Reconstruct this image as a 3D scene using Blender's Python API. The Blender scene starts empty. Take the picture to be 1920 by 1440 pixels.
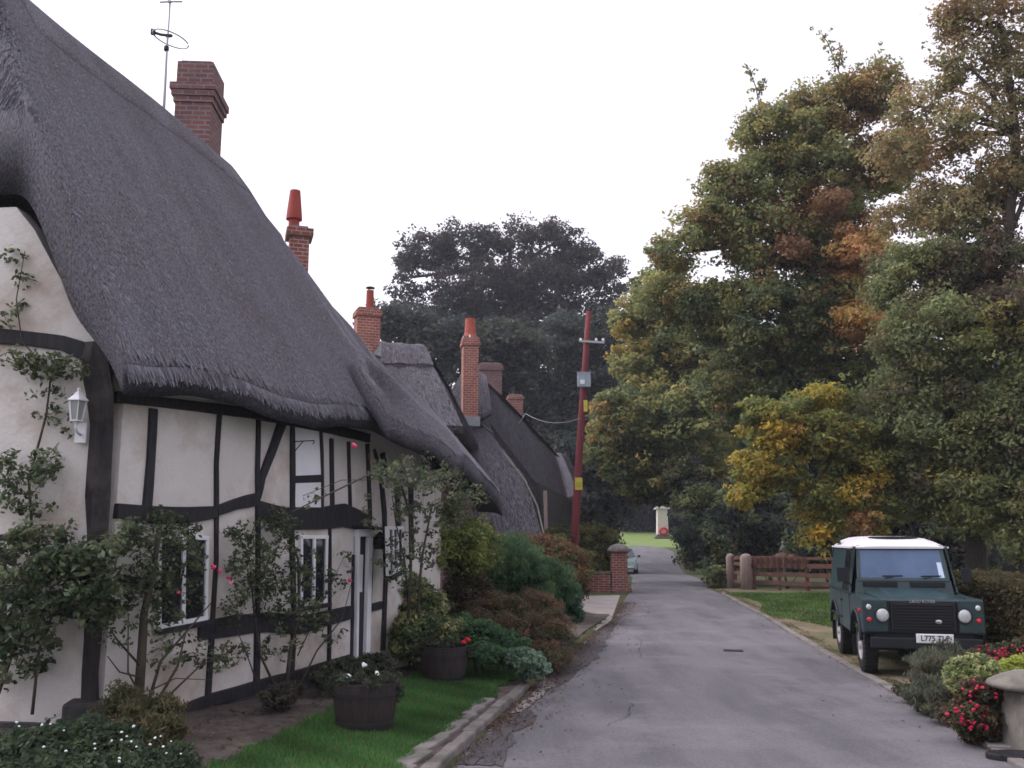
EXPO = 0.85
HAZE = 0.0006
import bpy, math, random
import numpy as np
from mathutils import Vector, Matrix

rng = np.random.default_rng(7)
random.seed(7)
SC = bpy.context.scene
COL = SC.collection

# ------------------------------------------------------------------ camera model
F = 1750.0; YH = 1010.0; CZ = 1.75
TH = math.atan((YH - 720) / F); CT = math.cos(TH); ST = math.sin(TH)

def ray(px, py):
    """direction of the sight line through a point of the photograph (world axes)"""
    a = (px - 960) / F; b = (720 - py) / F
    return Vector((a, CT - b * ST, ST + b * CT))

def P(px, py, Y):
    d = ray(px, py); k = Y / d.y
    return Vector((d.x * k, Y, CZ + d.z * k))

def PX(px, Y, z):
    """world point at distance Y and height z seen in column px"""
    dep = Y * CT + (z - CZ) * ST
    return Vector(((px - 960) / F * dep, Y, z))

_D = [(-20, 1.80), (0, 1.86), (8, 1.92), (14.5, 2.05), (20, 1.98), (30, 1.71), (44, 1.85), (58, 2.10), (75, 1.75),
      (90, 1.08), (105, .12), (140, -2.2), (200, -4), (400, -6)]
_DX = np.array([p[0] for p in _D]); _DY = np.array([p[1] for p in _D])
def base_z(Y):
    # a smooth valley: averaged profile
    s = 0
    for o in (-2.2, -1.1, 0, 1.1, 2.2):
        s = s + np.interp(np.asarray(Y, dtype=float) + o, _DX, _DY)
    return CZ - s / 5.0

def on_ground(px, py, lift=0.0):
    d = ray(px, py); k = 2.0
    lo, hi = 1.0, 300.0
    t = lo
    while t < hi:
        z = CZ + d.z * t / d.y
        if z < float(base_z(t)) + lift: break
        t += 0.05
    Y = t
    return Vector((d.x / d.y * Y, Y, float(base_z(Y)) + lift))

_R = [(2060, 1540), (1900, 1440), (1800, 1376), (1700, 1315), (1600, 1258), (1500, 1200), (1430, 1156), (1380, 1130), (1338, 1108), (1308, 1084), (1276, 1066), (1262, 1034)]
_L = [(760, 1530), (845, 1440), (930, 1355), (1012, 1278), (1062, 1232), (1110, 1190), (1150, 1160), (1182, 1110), (1186, 1085), (1176, 1060), (1170, 1034)]
RP = [on_ground(*p) for p in _R]; LP = [on_ground(*p) for p in _L]
def _edge(pts):
    ys = [p.y for p in pts]; xs = [p.x for p in pts]
    m = (xs[2] - xs[0]) / (ys[2] - ys[0])
    ys = [-20] + ys; xs = [xs[0] + m * (-20 - ys[1])] + xs
    return np.array(ys), np.array(xs)
_ry, _rx = _edge(RP); _ly, _lx = _edge(LP)
def XR(Y): return np.interp(Y, _ry, _rx)
def XL(Y): return np.interp(Y, _ly, _lx)

def sstep(a, b, x):
    t = np.clip((np.asarray(x, dtype=float) - a) / (b - a), 0, 1); return t * t * (3 - 2 * t)

def G(X, Y):
    """ground height"""
    X = np.asarray(X, dtype=float); Y = np.asarray(Y, dtype=float)
    b = base_z(Y)
    dl = XL(Y) - X; dr = X - XR(Y)
    near = 1 - sstep(20, 27, Y)
    b = b + near * (sstep(0.0, .12, dl) * .07 + sstep(.1, 2.2, dl) * .14)
    b = b + .03 * sstep(0.05, .3, dr)
    b = b - .04 * (1 - near) * 0
    return b
def g(x, y): return float(G(x, y))

# ------------------------------------------------------------------ object helpers
ORG = {}
def tagit(o, label=None, cat=None, group=None, kind=None):
    if label: o['label'] = label
    if cat: o['category'] = cat
    if group: o['group'] = group
    if kind: o['kind'] = kind
    return o

def thing(name, label, cat, loc=(0, 0, 0), rz=0.0, group=None):
    o = bpy.data.objects.new(name, None); COL.objects.link(o)
    o.empty_display_size = .2
    o.location = loc; o.rotation_euler = (0, 0, rz)
    ORG[o.name] = Vector(loc)
    return tagit(o, label, cat, group)

class MB:
    def __init__(s): s.v = []; s.f = []; s.uv = None
    def add(s, vs, fs):
        n = len(s.v); s.v += [tuple(v) for v in vs]; s.f += [tuple(i + n for i in f) for f in fs]; return s
    def box(s, c, size, ax=None, rz=0.0):
        c = Vector(c); hx, hy, hz = size[0] / 2, size[1] / 2, size[2] / 2
        if ax is None:
            X = Vector((math.cos(rz), math.sin(rz), 0)); Yv = Vector((-math.sin(rz), math.cos(rz), 0)); Z = Vector((0, 0, 1))
        else: X, Yv, Z = ax
        vs = [c + X * (hx * a) + Yv * (hy * b) + Z * (hz * d) for d in (-1, 1) for b in (-1, 1) for a in (-1, 1)]
        return s.add(vs, [(0, 2, 3, 1), (4, 5, 7, 6), (0, 1, 5, 4), (2, 6, 7, 3), (0, 4, 6, 2), (1, 3, 7, 5)])
    def hexa(s, b4, t4):
        return s.add(list(b4) + list(t4), [(0, 3, 2, 1), (4, 5, 6, 7), (0, 1, 5, 4), (1, 2, 6, 5), (2, 3, 7, 6), (3, 0, 4, 7)])
    def prism(s, poly, off):
        """flat polygon swept along off"""
        n = len(poly); off = Vector(off)
        vs = [Vector(p) for p in poly] + [Vector(p) + off for p in poly]
        fs = [tuple(range(n))[::-1], tuple(range(n, 2 * n))] + [(i, (i + 1) % n, n + (i + 1) % n, n + i) for i in range(n)]
        return s.add(vs, fs)
    def tube(s, pts, rad, seg=8, cap=True):
        pts = [Vector(p) for p in pts]; n = len(pts)
        if not hasattr(rad, '__len__'): rad = [rad] * n
        rings = []; up = None
        for i, p in enumerate(pts):
            d = (pts[min(i + 1, n - 1)] - pts[max(i - 1, 0)])
            if d.length < 1e-9: d = Vector((0, 0, 1))
            d.normalize()
            if up is None: up = Vector((0, 0, 1)) if abs(d.z) < .9 else Vector((1, 0, 0))
            a = d.cross(up); a.normalize(); b = a.cross(d); up = b
            rings.append([p + a * (rad[i] * math.cos(2 * math.pi * k / seg)) + b * (rad[i] * math.sin(2 * math.pi * k / seg)) for k in range(seg)])
        vs = [v for r in rings for v in r]
        fs = [(i * seg + k, i * seg + (k + 1) % seg, (i + 1) * seg + (k + 1) % seg, (i + 1) * seg + k) for i in range(n - 1) for k in range(seg)]
        if cap: fs += [tuple(range(seg))[::-1], tuple((n - 1) * seg + k for k in range(seg))]
        return s.add(vs, fs)
    def lathe(s, c, prof, seg=20, ax=None, sx=1, sy=1):
        """prof: (radius, height) list"""
        c = Vector(c)
        if ax is None: A, B, Z = Vector((1, 0, 0)), Vector((0, 1, 0)), Vector((0, 0, 1))
        else: A, B, Z = ax
        vs = []
        for r, h in prof:
            for k in range(seg):
                t = 2 * math.pi * k / seg
                vs.append(c + A * (r * sx * math.cos(t)) + B * (r * sy * math.sin(t)) + Z * h)
        n = len(prof)
        fs = [(i * seg + k, i * seg + (k + 1) % seg, (i + 1) * seg + (k + 1) % seg, (i + 1) * seg + k) for i in range(n - 1) for k in range(seg)]
        fs += [tuple(range(seg))[::-1], tuple((n - 1) * seg + k for k in range(seg))]
        return s.add(vs, fs)
    def blob(s, c, r, seg=10, rings=7):
        c = Vector(c); r = Vector(r) if hasattr(r, '__len__') else Vector((r, r, r))
        prof = [(math.sin(math.pi * i / rings), -math.cos(math.pi * i / rings)) for i in range(rings + 1)]
        prof[0] = (.02, -1); prof[-1] = (.02, 1)
        vs = []
        for a, h in prof:
            for k in range(seg):
                t = 2 * math.pi * k / seg
                vs.append((c.x + r.x * a * math.cos(t), c.y + r.y * a * math.sin(t), c.z + r.z * h))
        n = len(prof)
        fs = [(i * seg + k, i * seg + (k + 1) % seg, (i + 1) * seg + (k + 1) % seg, (i + 1) * seg + k) for i in range(n - 1) for k in range(seg)]
        fs += [tuple(range(seg))[::-1], tuple((n - 1) * seg + k for k in range(seg))]
        return s.add(vs, fs)

def build(name, mb, m, parent=None, local=False, smooth=False, bevel=0.0, origin=None, subd=0, flip=True):
    me = bpy.data.meshes.new(name)
    if parent is not None and not local: off = ORG[parent.name]
    elif origin is not None: off = Vector(origin)
    else: off = Vector((0, 0, 0))
    me.from_pydata([(v[0] - off.x, v[1] - off.y, v[2] - off.z) for v in mb.v], [], mb.f)
    if mb.uv is not None:
        uvl = me.uv_layers.new(name='uv')
        li = np.zeros(len(me.loops), dtype=np.int32); me.loops.foreach_get('vertex_index', li)
        uvl.data.foreach_set('uv', np.asarray(mb.uv, dtype=np.float32)[li].ravel())
    if flip:
        import bmesh
        bm = bmesh.new(); bm.from_mesh(me); bmesh.ops.recalc_face_normals(bm, faces=bm.faces); bm.to_mesh(me); bm.free()
    me.update()
    o = bpy.data.objects.new(name, me); COL.objects.link(o)
    me.materials.append(m)
    if parent is not None: o.parent = parent
    elif origin is not None: o.location = origin
    ORG[o.name] = off
    if smooth: me.polygons.foreach_set('use_smooth', [True] * len(me.polygons))
    if bevel > 0:
        b = o.modifiers.new('b', 'BEVEL'); b.width = bevel; b.segments = 2; b.limit_method = 'ANGLE'; b.angle_limit = math.radians(35)
    if subd:
        b = o.modifiers.new('s', 'SUBSURF'); b.levels = subd; b.render_levels = subd
    return o

def struct(name, mb, m, **k):
    return tagit(build(name, mb, m, **k), kind='structure')

def npmesh(name, V, Fq, m, parent=None, off=(0, 0, 0), color=None, smooth=False):
    """V (n,3), Fq (m,k) equal-size faces, color per face (m,3)"""
    V = V - np.array(off)[None]
    me = bpy.data.meshes.new(name)
    k = Fq.shape[1]
    me.vertices.add(len(V)); me.vertices.foreach_set('co', V.astype(np.float32).ravel())
    me.loops.add(Fq.size); me.loops.foreach_set('vertex_index', Fq.astype(np.int32).ravel())
    me.polygons.add(len(Fq)); me.polygons.foreach_set('loop_start', (np.arange(len(Fq)) * k).astype(np.int32))
    me.update(calc_edges=True)
    if color is not None:
        at = me.color_attributes.new('tint', 'FLOAT_COLOR', 'CORNER')
        c = np.ones((len(Fq), k, 4), dtype=np.float32); c[:, :, :3] = color[:, None, :]
        at.data.foreach_set('color', c.ravel())
    if smooth: me.polygons.foreach_set('use_smooth', [True] * len(me.polygons))
    o = bpy.data.objects.new(name, me); COL.objects.link(o); me.materials.append(m)
    if parent is not None: o.parent = parent
    return o

# ------------------------------------------------------------------ materials
def nm(name):
    m = bpy.data.materials.new(name); m.use_nodes = True
    nt = m.node_tree; b = nt.nodes['Principled BSDF']
    return m, nt, b
def N(nt, t, **k):
    n = nt.nodes.new(t)
    for a, v in k.items():
        if a in n.inputs: n.inputs[a].default_value = v
        else: setattr(n, a, v)
    return n
def L(nt, a, b): nt.links.new(a, b)
def rgb(c): return (c[0], c[1], c[2], 1)

def mat(name, c1, c2=None, scale=3.0, rough=.8, bump=0.0, bscale=30.0, detail=4, metal=0.0, spec=.3, c3=None, scale3=.6, stretch=None, coord='Object', dist=0.0, speck=0):
    m, nt, b = nm(name)
    b.inputs['Roughness'].default_value = rough; b.inputs['Metallic'].default_value = metal
    b.inputs['Specular IOR Level'].default_value = spec
    tc = N(nt, 'ShaderNodeTexCoord'); src = tc.outputs[coord]
    if stretch:
        mp = N(nt, 'ShaderNodeMapping'); mp.inputs['Scale'].default_value = stretch; L(nt, src, mp.inputs['Vector']); src = mp.outputs[0]
    col = None
    if c2 is None: b.inputs['Base Color'].default_value = rgb(c1)
    else:
        n = N(nt, 'ShaderNodeTexNoise', Scale=scale, Detail=detail, Roughness=.6, Distortion=dist); L(nt, src, n.inputs['Vector'])
        r = N(nt, 'ShaderNodeMapRange'); r.inputs['From Min'].default_value = .35; r.inputs['From Max'].default_value = .65
        L(nt, n.outputs[0], r.inputs[0])
        mx = N(nt, 'ShaderNodeMix', data_type='RGBA'); mx.inputs[6].default_value = rgb(c1); mx.inputs[7].default_value = rgb(c2)
        L(nt, r.outputs[0], mx.inputs[0]); col = mx.outputs[2]
        if c3 is not None:
            n3 = N(nt, 'ShaderNodeTexNoise', Scale=scale3, Detail=5.0, Roughness=.65); L(nt, tc.outputs[coord], n3.inputs['Vector'])
            r3 = N(nt, 'ShaderNodeMapRange'); r3.inputs['From Min'].default_value = .48; r3.inputs['From Max'].default_value = .68
            L(nt, n3.outputs[0], r3.inputs[0])
            m3 = N(nt, 'ShaderNodeMix', data_type='RGBA'); L(nt, r3.outputs[0], m3.inputs[0]); L(nt, col, m3.inputs[6]); m3.inputs[7].default_value = rgb(c3); col = m3.outputs[2]
        if speck:
            n4 = N(nt, 'ShaderNodeTexNoise', Scale=32.0, Detail=6.0, Roughness=.85); L(nt, tc.outputs[coord], n4.inputs['Vector'])
            r4 = N(nt, 'ShaderNodeMapRange'); r4.inputs['From Min'].default_value = .3; r4.inputs['From Max'].default_value = .7; r4.inputs['To Min'].default_value = 1 - speck; r4.inputs['To Max'].default_value = 1 + speck
            L(nt, n4.outputs[0], r4.inputs[0]); v4 = N(nt, 'ShaderNodeVectorMath', operation='SCALE'); L(nt, col, v4.inputs[0]); L(nt, r4.outputs[0], v4.inputs['Scale']); col = v4.outputs[0]
        L(nt, col, b.inputs['Base Color'])
    if bump:
        nb = N(nt, 'ShaderNodeTexNoise', Scale=bscale, Detail=5.0, Roughness=.7); L(nt, src, nb.inputs['Vector'])
        bp = N(nt, 'ShaderNodeBump'); bp.inputs['Strength'].default_value = 1; bp.inputs['Distance'].default_value = bump
        L(nt, nb.outputs[0], bp.inputs['Height']); L(nt, bp.outputs[0], b.inputs['Normal'])
    return m

def leafmat(name='leaf', trans=.55, rough=.55):
    m, nt, b = nm(name)
    a = N(nt, 'ShaderNodeVertexColor', layer_name='tint')
    L(nt, a.outputs[0], b.inputs['Base Color']); b.inputs['Roughness'].default_value = rough; b.inputs['Specular IOR Level'].default_value = .25
    t = N(nt, 'ShaderNodeBsdfTranslucent'); L(nt, a.outputs[0], t.inputs[0])
    mx = N(nt, 'ShaderNodeMixShader'); mx.inputs[0].default_value = trans
    L(nt, b.outputs[0], mx.inputs[1]); L(nt, t.outputs[0], mx.inputs[2]); L(nt, mx.outputs[0], nt.nodes['Material Output'].inputs[0])
    return m

def thatchmat(name, ca, cb, cc):
    m, nt, b = nm(name); b.inputs['Roughness'].default_value = .95; b.inputs['Specular IOR Level'].default_value = .1
    uv = N(nt, 'ShaderNodeUVMap', uv_map='uv')
    def noise(sx, sy, det=4, sc=1.0, ro=.6):
        mp = N(nt, 'ShaderNodeMapping'); mp.inputs['Scale'].default_value = (sx, sy, 1); L(nt, uv.outputs[0], mp.inputs[0])
        n = N(nt, 'ShaderNodeTexNoise', Scale=sc, Detail=float(det), Roughness=ro); L(nt, mp.outputs[0], n.inputs['Vector']); return n.outputs[0]
    big = noise(1.1, .16, 3); streak = noise(4.5, .5, 4); fine = noise(55, 22, 3, ro=.85); patch = noise(.8, .6, 3)
    def rg(x, a, c, lo=0, hi=1):
        r = N(nt, 'ShaderNodeMapRange'); r.inputs['From Min'].default_value = a; r.inputs['From Max'].default_value = c
        r.inputs['To Min'].default_value = lo; r.inputs['To Max'].default_value = hi; L(nt, x, r.inputs[0]); return r.outputs[0]
    m1 = N(nt, 'ShaderNodeMix', data_type='RGBA'); m1.inputs[6].default_value = rgb(ca); m1.inputs[7].default_value = rgb(cb); L(nt, rg(streak, .30, .70), m1.inputs[0])
    m2 = N(nt, 'ShaderNodeMix', data_type='RGBA'); L(nt, rg(patch, .45, .7, 0, .75), m2.inputs[0]); L(nt, m1.outputs[2], m2.inputs[6]); m2.inputs[7].default_value = rgb(cc)
    m3 = N(nt, 'ShaderNodeMix', data_type='RGBA', blend_type='MULTIPLY'); m3.inputs[0].default_value = 1
    L(nt, m2.outputs[2], m3.inputs[6])
    ma = N(nt, 'ShaderNodeMath', operation='MULTIPLY'); L(nt, rg(fine, .36, .64, .45, 1.65), ma.inputs[0]); L(nt, rg(big, .35, .65, .92, 1.08), ma.inputs[1])
    cmb = N(nt, 'ShaderNodeCombineColor'); [L(nt, ma.outputs[0], cmb.inputs[i]) for i in range(3)]
    L(nt, cmb.outputs[0], m3.inputs[7]); L(nt, m3.outputs[2], b.inputs['Base Color'])
    ad = N(nt, 'ShaderNodeMath', operation='MULTIPLY_ADD'); L(nt, fine, ad.inputs[0]); ad.inputs[1].default_value = 1.1; L(nt, streak, ad.inputs[2])
    bp = N(nt, 'ShaderNodeBump'); bp.inputs['Strength'].default_value = 1; bp.inputs['Distance'].default_value = .04
    L(nt, ad.outputs[0], bp.inputs['Height']); L(nt, bp.outputs[0], b.inputs['Normal'])
    return m

def brickmat(name, c1, c2, mortar, bw=.215, bh=.065, ms=.012, stain=None):
    m, nt, b = nm(name); b.inputs['Roughness'].default_value = .9; b.inputs['Specular IOR Level'].default_value = .15
    tc = N(nt, 'ShaderNodeTexCoord'); sp = N(nt, 'ShaderNodeSeparateXYZ'); L(nt, tc.outputs['Object'], sp.inputs[0])
    ad = N(nt, 'ShaderNodeMath', operation='ADD'); L(nt, sp.outputs[0], ad.inputs[0]); L(nt, sp.outputs[1], ad.inputs[1])
    cb = N(nt, 'ShaderNodeCombineXYZ'); L(nt, ad.outputs[0], cb.inputs[0]); L(nt, sp.outputs[2], cb.inputs[1])
    br = N(nt, 'ShaderNodeTexBrick'); br.inputs['Scale'].default_value = 1; br.inputs['Brick Width'].default_value = bw; br.inputs['Row Height'].default_value = bh + ms
    br.inputs['Mortar Size'].default_value = ms; br.inputs['Color1'].default_value = rgb(c1); br.inputs['Color2'].default_value = rgb(c2); br.inputs['Mortar'].default_value = rgb(mortar)
    br.inputs['Mortar Smooth'].default_value = .2
    L(nt, cb.outputs[0], br.inputs['Vector'])
    n = N(nt, 'ShaderNodeTexNoise', Scale=3.0, Detail=6.0, Roughness=.7); L(nt, tc.outputs['Object'], n.inputs['Vector'])
    r = N(nt, 'ShaderNodeMapRange'); r.inputs['From Min'].default_value = .3; r.inputs['From Max'].default_value = .7; r.inputs['To Min'].default_value = .0; r.inputs['To Max'].default_value = .6
    L(nt, n.outputs[0], r.inputs[0])
    mx = N(nt, 'ShaderNodeMix', data_type='RGBA'); L(nt, r.outputs[0], mx.inputs[0]); L(nt, br.outputs[0], mx.inputs[6]); mx.inputs[7].default_value = rgb(stain or tuple(x * .45 for x in c1))
    L(nt, mx.outputs[2], b.inputs['Base Color'])
    bp = N(nt, 'ShaderNodeBump'); bp.inputs['Strength'].default_value = .8; bp.inputs['Distance'].default_value = .012; bp.invert = True
    L(nt, br.outputs[1], bp.inputs['Height']); L(nt, bp.outputs[0], b.inputs['Normal'])
    return m

M = {}
M['plaster'] = mat('plaster', (.55, .525, .50), (.62, .595, .57), 1.3, .9, .012, 18, c3=(.41, .345, .295), scale3=1.1, speck=.06)
M['timber'] = mat('timber', (.012, .012, .016), (.03, .028, .032), 4, .7, .012, 14, stretch=(6, 6, 1))
M['oldpost'] = mat('oldpost', (.012, .011, .014), (.035, .030, .031), 3, .8, .03, 9, stretch=(5, 5, .8), c3=(.07, .06, .058), scale3=2.5)
M['thatch'] = thatchmat('thatch', (.128, .125, .150), (.180, .176, .208), (.130, .112, .118))
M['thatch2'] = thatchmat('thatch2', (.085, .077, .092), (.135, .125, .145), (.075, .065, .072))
M['ridge'] = thatchmat('ridge', (.15, .145, .165), (.20, .19, .215), (.11, .10, .115))
M['brick'] = brickmat('brick', (.30, .095, .07), (.22, .075, .06), (.38, .33, .31))
M['brick_old'] = brickmat('brick_old', (.26, .105, .09), (.17, .075, .072), (.24, .21, .21), ms=.014, stain=(.085, .07, .08))
M['brick_orange'] = brickmat('brick_orange', (.40, .13, .08), (.28, .085, .06), (.42, .33, .29), stain=(.15, .07, .06))
M['pot'] = mat('pot', (.30, .05, .035), (.24, .045, .035), 6, .7, .004, 30)
M['pot_orange'] = mat('pot_orange', (.42, .095, .055), (.30, .07, .045), 6, .7, .004, 30)
M['soot'] = mat('soot', (.01, .01, .012), None, rough=.95)
M['lead'] = mat('lead', (.19, .20, .22), (.26, .27, .29), 5, .6, .004, 20)
M['capstone'] = mat('capstone', (.13, .12, .12), (.2, .18, .18), 6, .9, .01, 20)
M['white'] = mat('white', (.74, .75, .78), (.66, .67, .70), 3, .5, .002, 40)
M['glass'] = mat('glass', (.012, .014, .018), None, rough=.06, spec=.7)
M['door'] = mat('door', (.02, .022, .026), (.03, .03, .034), 5, .5, .002, 20)
M['plinth'] = mat('plinth', (.03, .03, .033), (.055, .052, .052), 4, .9, .02, 12)
M['iron'] = mat('iron', (.02, .02, .022), None, rough=.5)
M['alu'] = mat('alu', (.30, .31, .33), None, rough=.4, metal=.6)
M['leaf'] = leafmat()
M['strawm'] = leafmat('straw', .0, .9)
M['bark'] = mat('bark', (.045, .038, .032), (.075, .065, .055), 6, .95, .03, 10, stretch=(3, 3, .6))
M['stem'] = mat('stem', (.05, .045, .035), (.07, .06, .045), 8, .9)
M['road'] = mat('road', (.105, .101, .110), (.150, .144, .156), 1.8, .85, .008, 120, c3=(.185, .176, .188), scale3=.55, spec=.2, stretch=(1.0, .16, 1), speck=.35)
M['tarpatch'] = mat('tarpatch', (.066, .06, .066), (.085, .077, .082), 2.2, .9, .008, 90)
M['soil'] = mat('soil', (.075, .058, .052), (.125, .10, .09), 6, .95, .03, 22, c3=(.05, .042, .036), scale3=2, speck=.5)
M['verge'] = mat('verge', (.09, .10, .04), (.16, .125, .075), 2.0, .95, .02, 30, c3=(.22, .17, .13), scale3=.9)
M['lawn'] = mat('lawn', (.045, .145, .036), (.06, .165, .045), 2.5, .95, .02, 60)
M['field'] = mat('field', (.045, .06, .022), (.07, .075, .03), .7, .95, .03, 12)
M['fargrass'] = mat('fargrass', (.13, .19, .05), (.16, .22, .065), .5, .95, .02, 8)
M['kerb'] = mat('kerb', (.15, .135, .13), (.21, .19, .18), 3, .9, .008, 30, c3=(.09, .085, .07), scale3=1.6)
M['concrete'] = mat('concrete', (.22, .20, .19), (.29, .265, .25), 1.6, .9, .006, 40)
M['barrel'] = mat('barrel', (.022, .017, .018), (.04, .030, .029), 9, .85, .008, 12, stretch=(3, 3, .5))
M['redwood'] = mat('redwood', (.20, .045, .04), (.16, .04, .038), 4, .75, .01, 14, stretch=(5, 5, .5))
M['polewood'] = mat('polewood', (.17, .032, .036), (.11, .026, .030), 4, .8, .01, 10, stretch=(5, 5, .35))
M['fence'] = mat('fence', (.19, .09, .072), (.13, .065, .055), 5, .9, .012, 14, c3=(.08, .07, .05), scale3=2)
M['palewood'] = mat('palewood', (.36, .28, .25), (.26, .20, .18), 5, .9, .015, 12, stretch=(4, 4, .6))
M['yellow'] = mat('yellow', (.50, .44, .06), None, rough=.6)
M['greybox'] = mat('greybox', (.28, .33, .38), (.24, .29, .34), 6, .5)
M['stone'] = mat('stone', (.15, .14, .125), (.22, .205, .18), 5, .95, .012, 25, c3=(.12, .115, .09), scale3=3)
M['memorial'] = mat('memorial', (.50, .47, .43), (.56, .53, .49), 3, .9, .008, 20)
M['poppy'] = mat('poppy', (.55, .02, .03), None, rough=.7)
M['pink'] = mat('pink', (.80, .06, .16), (.72, .10, .2), 8, .6)
M['palepink'] = mat('palepink', (.85, .35, .42), None, rough=.6)
M['whitefl'] = mat('whitefl', (.75, .76, .78), None, rough=.6)
M['soilpot'] = mat('soilpot', (.03, .025, .02), None, rough=.95)
# ------------------------------------------------------------------ ground, road, kerbs
def sheet(name, m, ys, xfun0, xfun1, nx, lift, kind='structure', jitter=0.0):
    V = []; 
    for y in ys:
        x0, x1 = float(xfun0(y)), float(xfun1(y))
        for i in range(nx + 1):
            x = x0 + (x1 - x0) * i / nx
            V.append((x, y, 0))
    V = np.array(V)
    V[:, 2] = G(V[:, 0], V[:, 1]) + lift
    n = nx + 1
    r = np.arange(len(ys) - 1)[:, None] * n + np.arange(nx)[None]
    Fq = np.stack([r, r + 1, r + 1 + n, r + n], -1).reshape(-1, 4)
    o = npmesh(name, V, Fq, m, smooth=True); o['kind'] = kind
    return o

ys = np.concatenate([np.arange(-15, 34, .25), np.arange(34, 60, 1.0), np.arange(60, 130, 2.5), np.arange(130, 420, 30)])
xs = np.concatenate([np.arange(-260, -30, 20), np.arange(-30, -12, 2), np.arange(-12, 16, .2), np.arange(16, 40, 2), np.arange(40, 280, 20)])
XX, YY = np.meshgrid(xs, ys); ZZ = G(XX, YY)
# keep the sheet below the carriageway
inr = (XX > XL(YY) - .02) & (XX < XR(YY) + .02)
ZZ = ZZ - .02 * inr
V = np.stack([XX.ravel(), YY.ravel(), ZZ.ravel()], 1)
nx = len(xs); r = np.arange(len(ys) - 1)[:, None] * nx + np.arange(nx - 1)[None]
Fq = np.stack([r, r + 1, r + 1 + nx, r + nx], -1).reshape(-1, 4)
o = npmesh('ground', V, Fq, M['field'], smooth=True); o['kind'] = 'structure'

yr = np.concatenate([np.arange(-15, 34, .3), np.arange(34, 96, 1.0)])
def roadz(name, m, x0, x1, ys_, nx, lift):
    V = []
    for y in ys_:
        a, b = float(x0(y)), float(x1(y))
        for i in range(nx + 1):
            s = i / nx; x = a + (b - a) * s
            V.append((x, y, float(base_z(y)) + lift + .03 * math.sin(math.pi * s) * (1 if nx > 5 else 0)))
    V = np.array(V); n = nx + 1
    r = np.arange(len(ys_) - 1)[:, None] * n + np.arange(nx)[None]
    Fq = np.stack([r, r + 1, r + 1 + n, r + n], -1).reshape(-1, 4)
    o = npmesh(name, V, Fq, m, smooth=True); o['kind'] = 'structure'; return o
roadz('road', M['road'], lambda y: XL(y) + 0.0, lambda y: XR(y) + 0.0, yr, 12, .004)

# ragged sheets lying on the road: dark gutter patching, leaf litter
def patch(name, m, pix, lift, n_j=6, amp=.05, seed=1, kind='structure'):
    rr = random.Random(seed)
    pts = [on_ground(*p) for p in pix]
    out = []
    for a, b in zip(pts, pts[1:] + pts[:1]):
        for k in range(n_j):
            q = a.lerp(b, k / n_j); out.append(q + Vector((rr.uniform(-amp, amp), rr.uniform(-amp, amp) * 2, 0)))
    c = sum(out, Vector()) / len(out)
    V = []
    for ring in (1, .75, .5, .25):
        for q in out:
            p = c.lerp(q, ring); s = (p.x - XL(p.y)) / max(XR(p.y) - XL(p.y), .1)
            V.append((p.x, p.y, float(base_z(p.y)) + lift + .03 * max(0, math.sin(math.pi * min(max(s, 0), 1)))))
    V.append((c.x, c.y, float(base_z(c.y)) + lift + .03 * max(0, math.sin(math.pi * min(max((c.x - XL(c.y)) / (XR(c.y) - XL(c.y)), 0), 1)))))
    n = len(out); fs = []
    for rg_ in range(3):
        for i in range(n): fs.append((rg_ * n + i, rg_ * n + (i + 1) % n, (rg_ + 1) * n + (i + 1) % n, (rg_ + 1) * n + i))
    for i in range(n): fs.append((3 * n + i, 3 * n + (i + 1) % n, 4 * n))
    mb = MB(); mb.add(V, fs)
    return tagit(build(name, mb, m), kind=kind)
patch('road_patch', M['tarpatch'], [(858, 1440), (945, 1345), (988, 1335), (1000, 1350), (960, 1385), (940, 1440)], .012, 9, .07, 3)
patch('road_patch', M['tarpatch'], [(1070, 1235), (1118, 1180), (1160, 1160), (1140, 1200), (1120, 1235), (1050, 1290), (1035, 1275)], .012, 8, .06, 4)
patch('road_patch', M['concrete'], [(1000, 1300), (1020, 1285), (1038, 1290), (985, 1335), (955, 1342)], .016, 6, .02, 5)

# kerb stones on the left, each a block in one kerb line (structure)
kb = MB(); y = 1.0; rr = random.Random(5)
while y < 13.3:
    ln = rr.uniform(.55, .9)
    x0 = float(XL(y)); x1 = float(XL(y + ln - .02))
    z0 = float(base_z(y)); z1 = float(base_z(y + ln))
    w = .15 + rr.uniform(-.01, .02); h = .095 + rr.uniform(-.012, .012); j = rr.uniform(-.012, .012)
    b4 = [Vector((x0 - w + j, y, z0 - .1)), Vector((x0 + j, y, z0 - .1)), Vector((x1 + j, y + ln - .02, z1 - .1)), Vector((x1 - w + j, y + ln - .02, z1 - .1))]
    t4 = [Vector((x0 - w + j, y, z0 + h)), Vector((x0 - .025 + j, y, z0 + h)), Vector((x1 - .025 + j, y + ln - .02, z1 + h)), Vector((x1 - w + j, y + ln - .02, z1 + h))]
    kb.hexa(b4, t4); y += ln
struct('kerb', kb, M['kerb'], bevel=.018)
# flat paving slabs behind the kerb
kb = MB(); y = 4.6
while y < 11.4:
    ln = rr.uniform(.35, .7); w = rr.uniform(.10, .19)
    c = Vector((float(XL(y)) - .16 - w / 2, y + ln / 2, 0)); c.z = g(c.x, c.y) + .018
    kb.box(c, (w, ln * .95, .05), rz=math.radians(-10 + rr.uniform(-4, 4)) * 0 - .27); y += ln
struct('paving_edge', kb, M['kerb'], bevel=.012)
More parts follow.
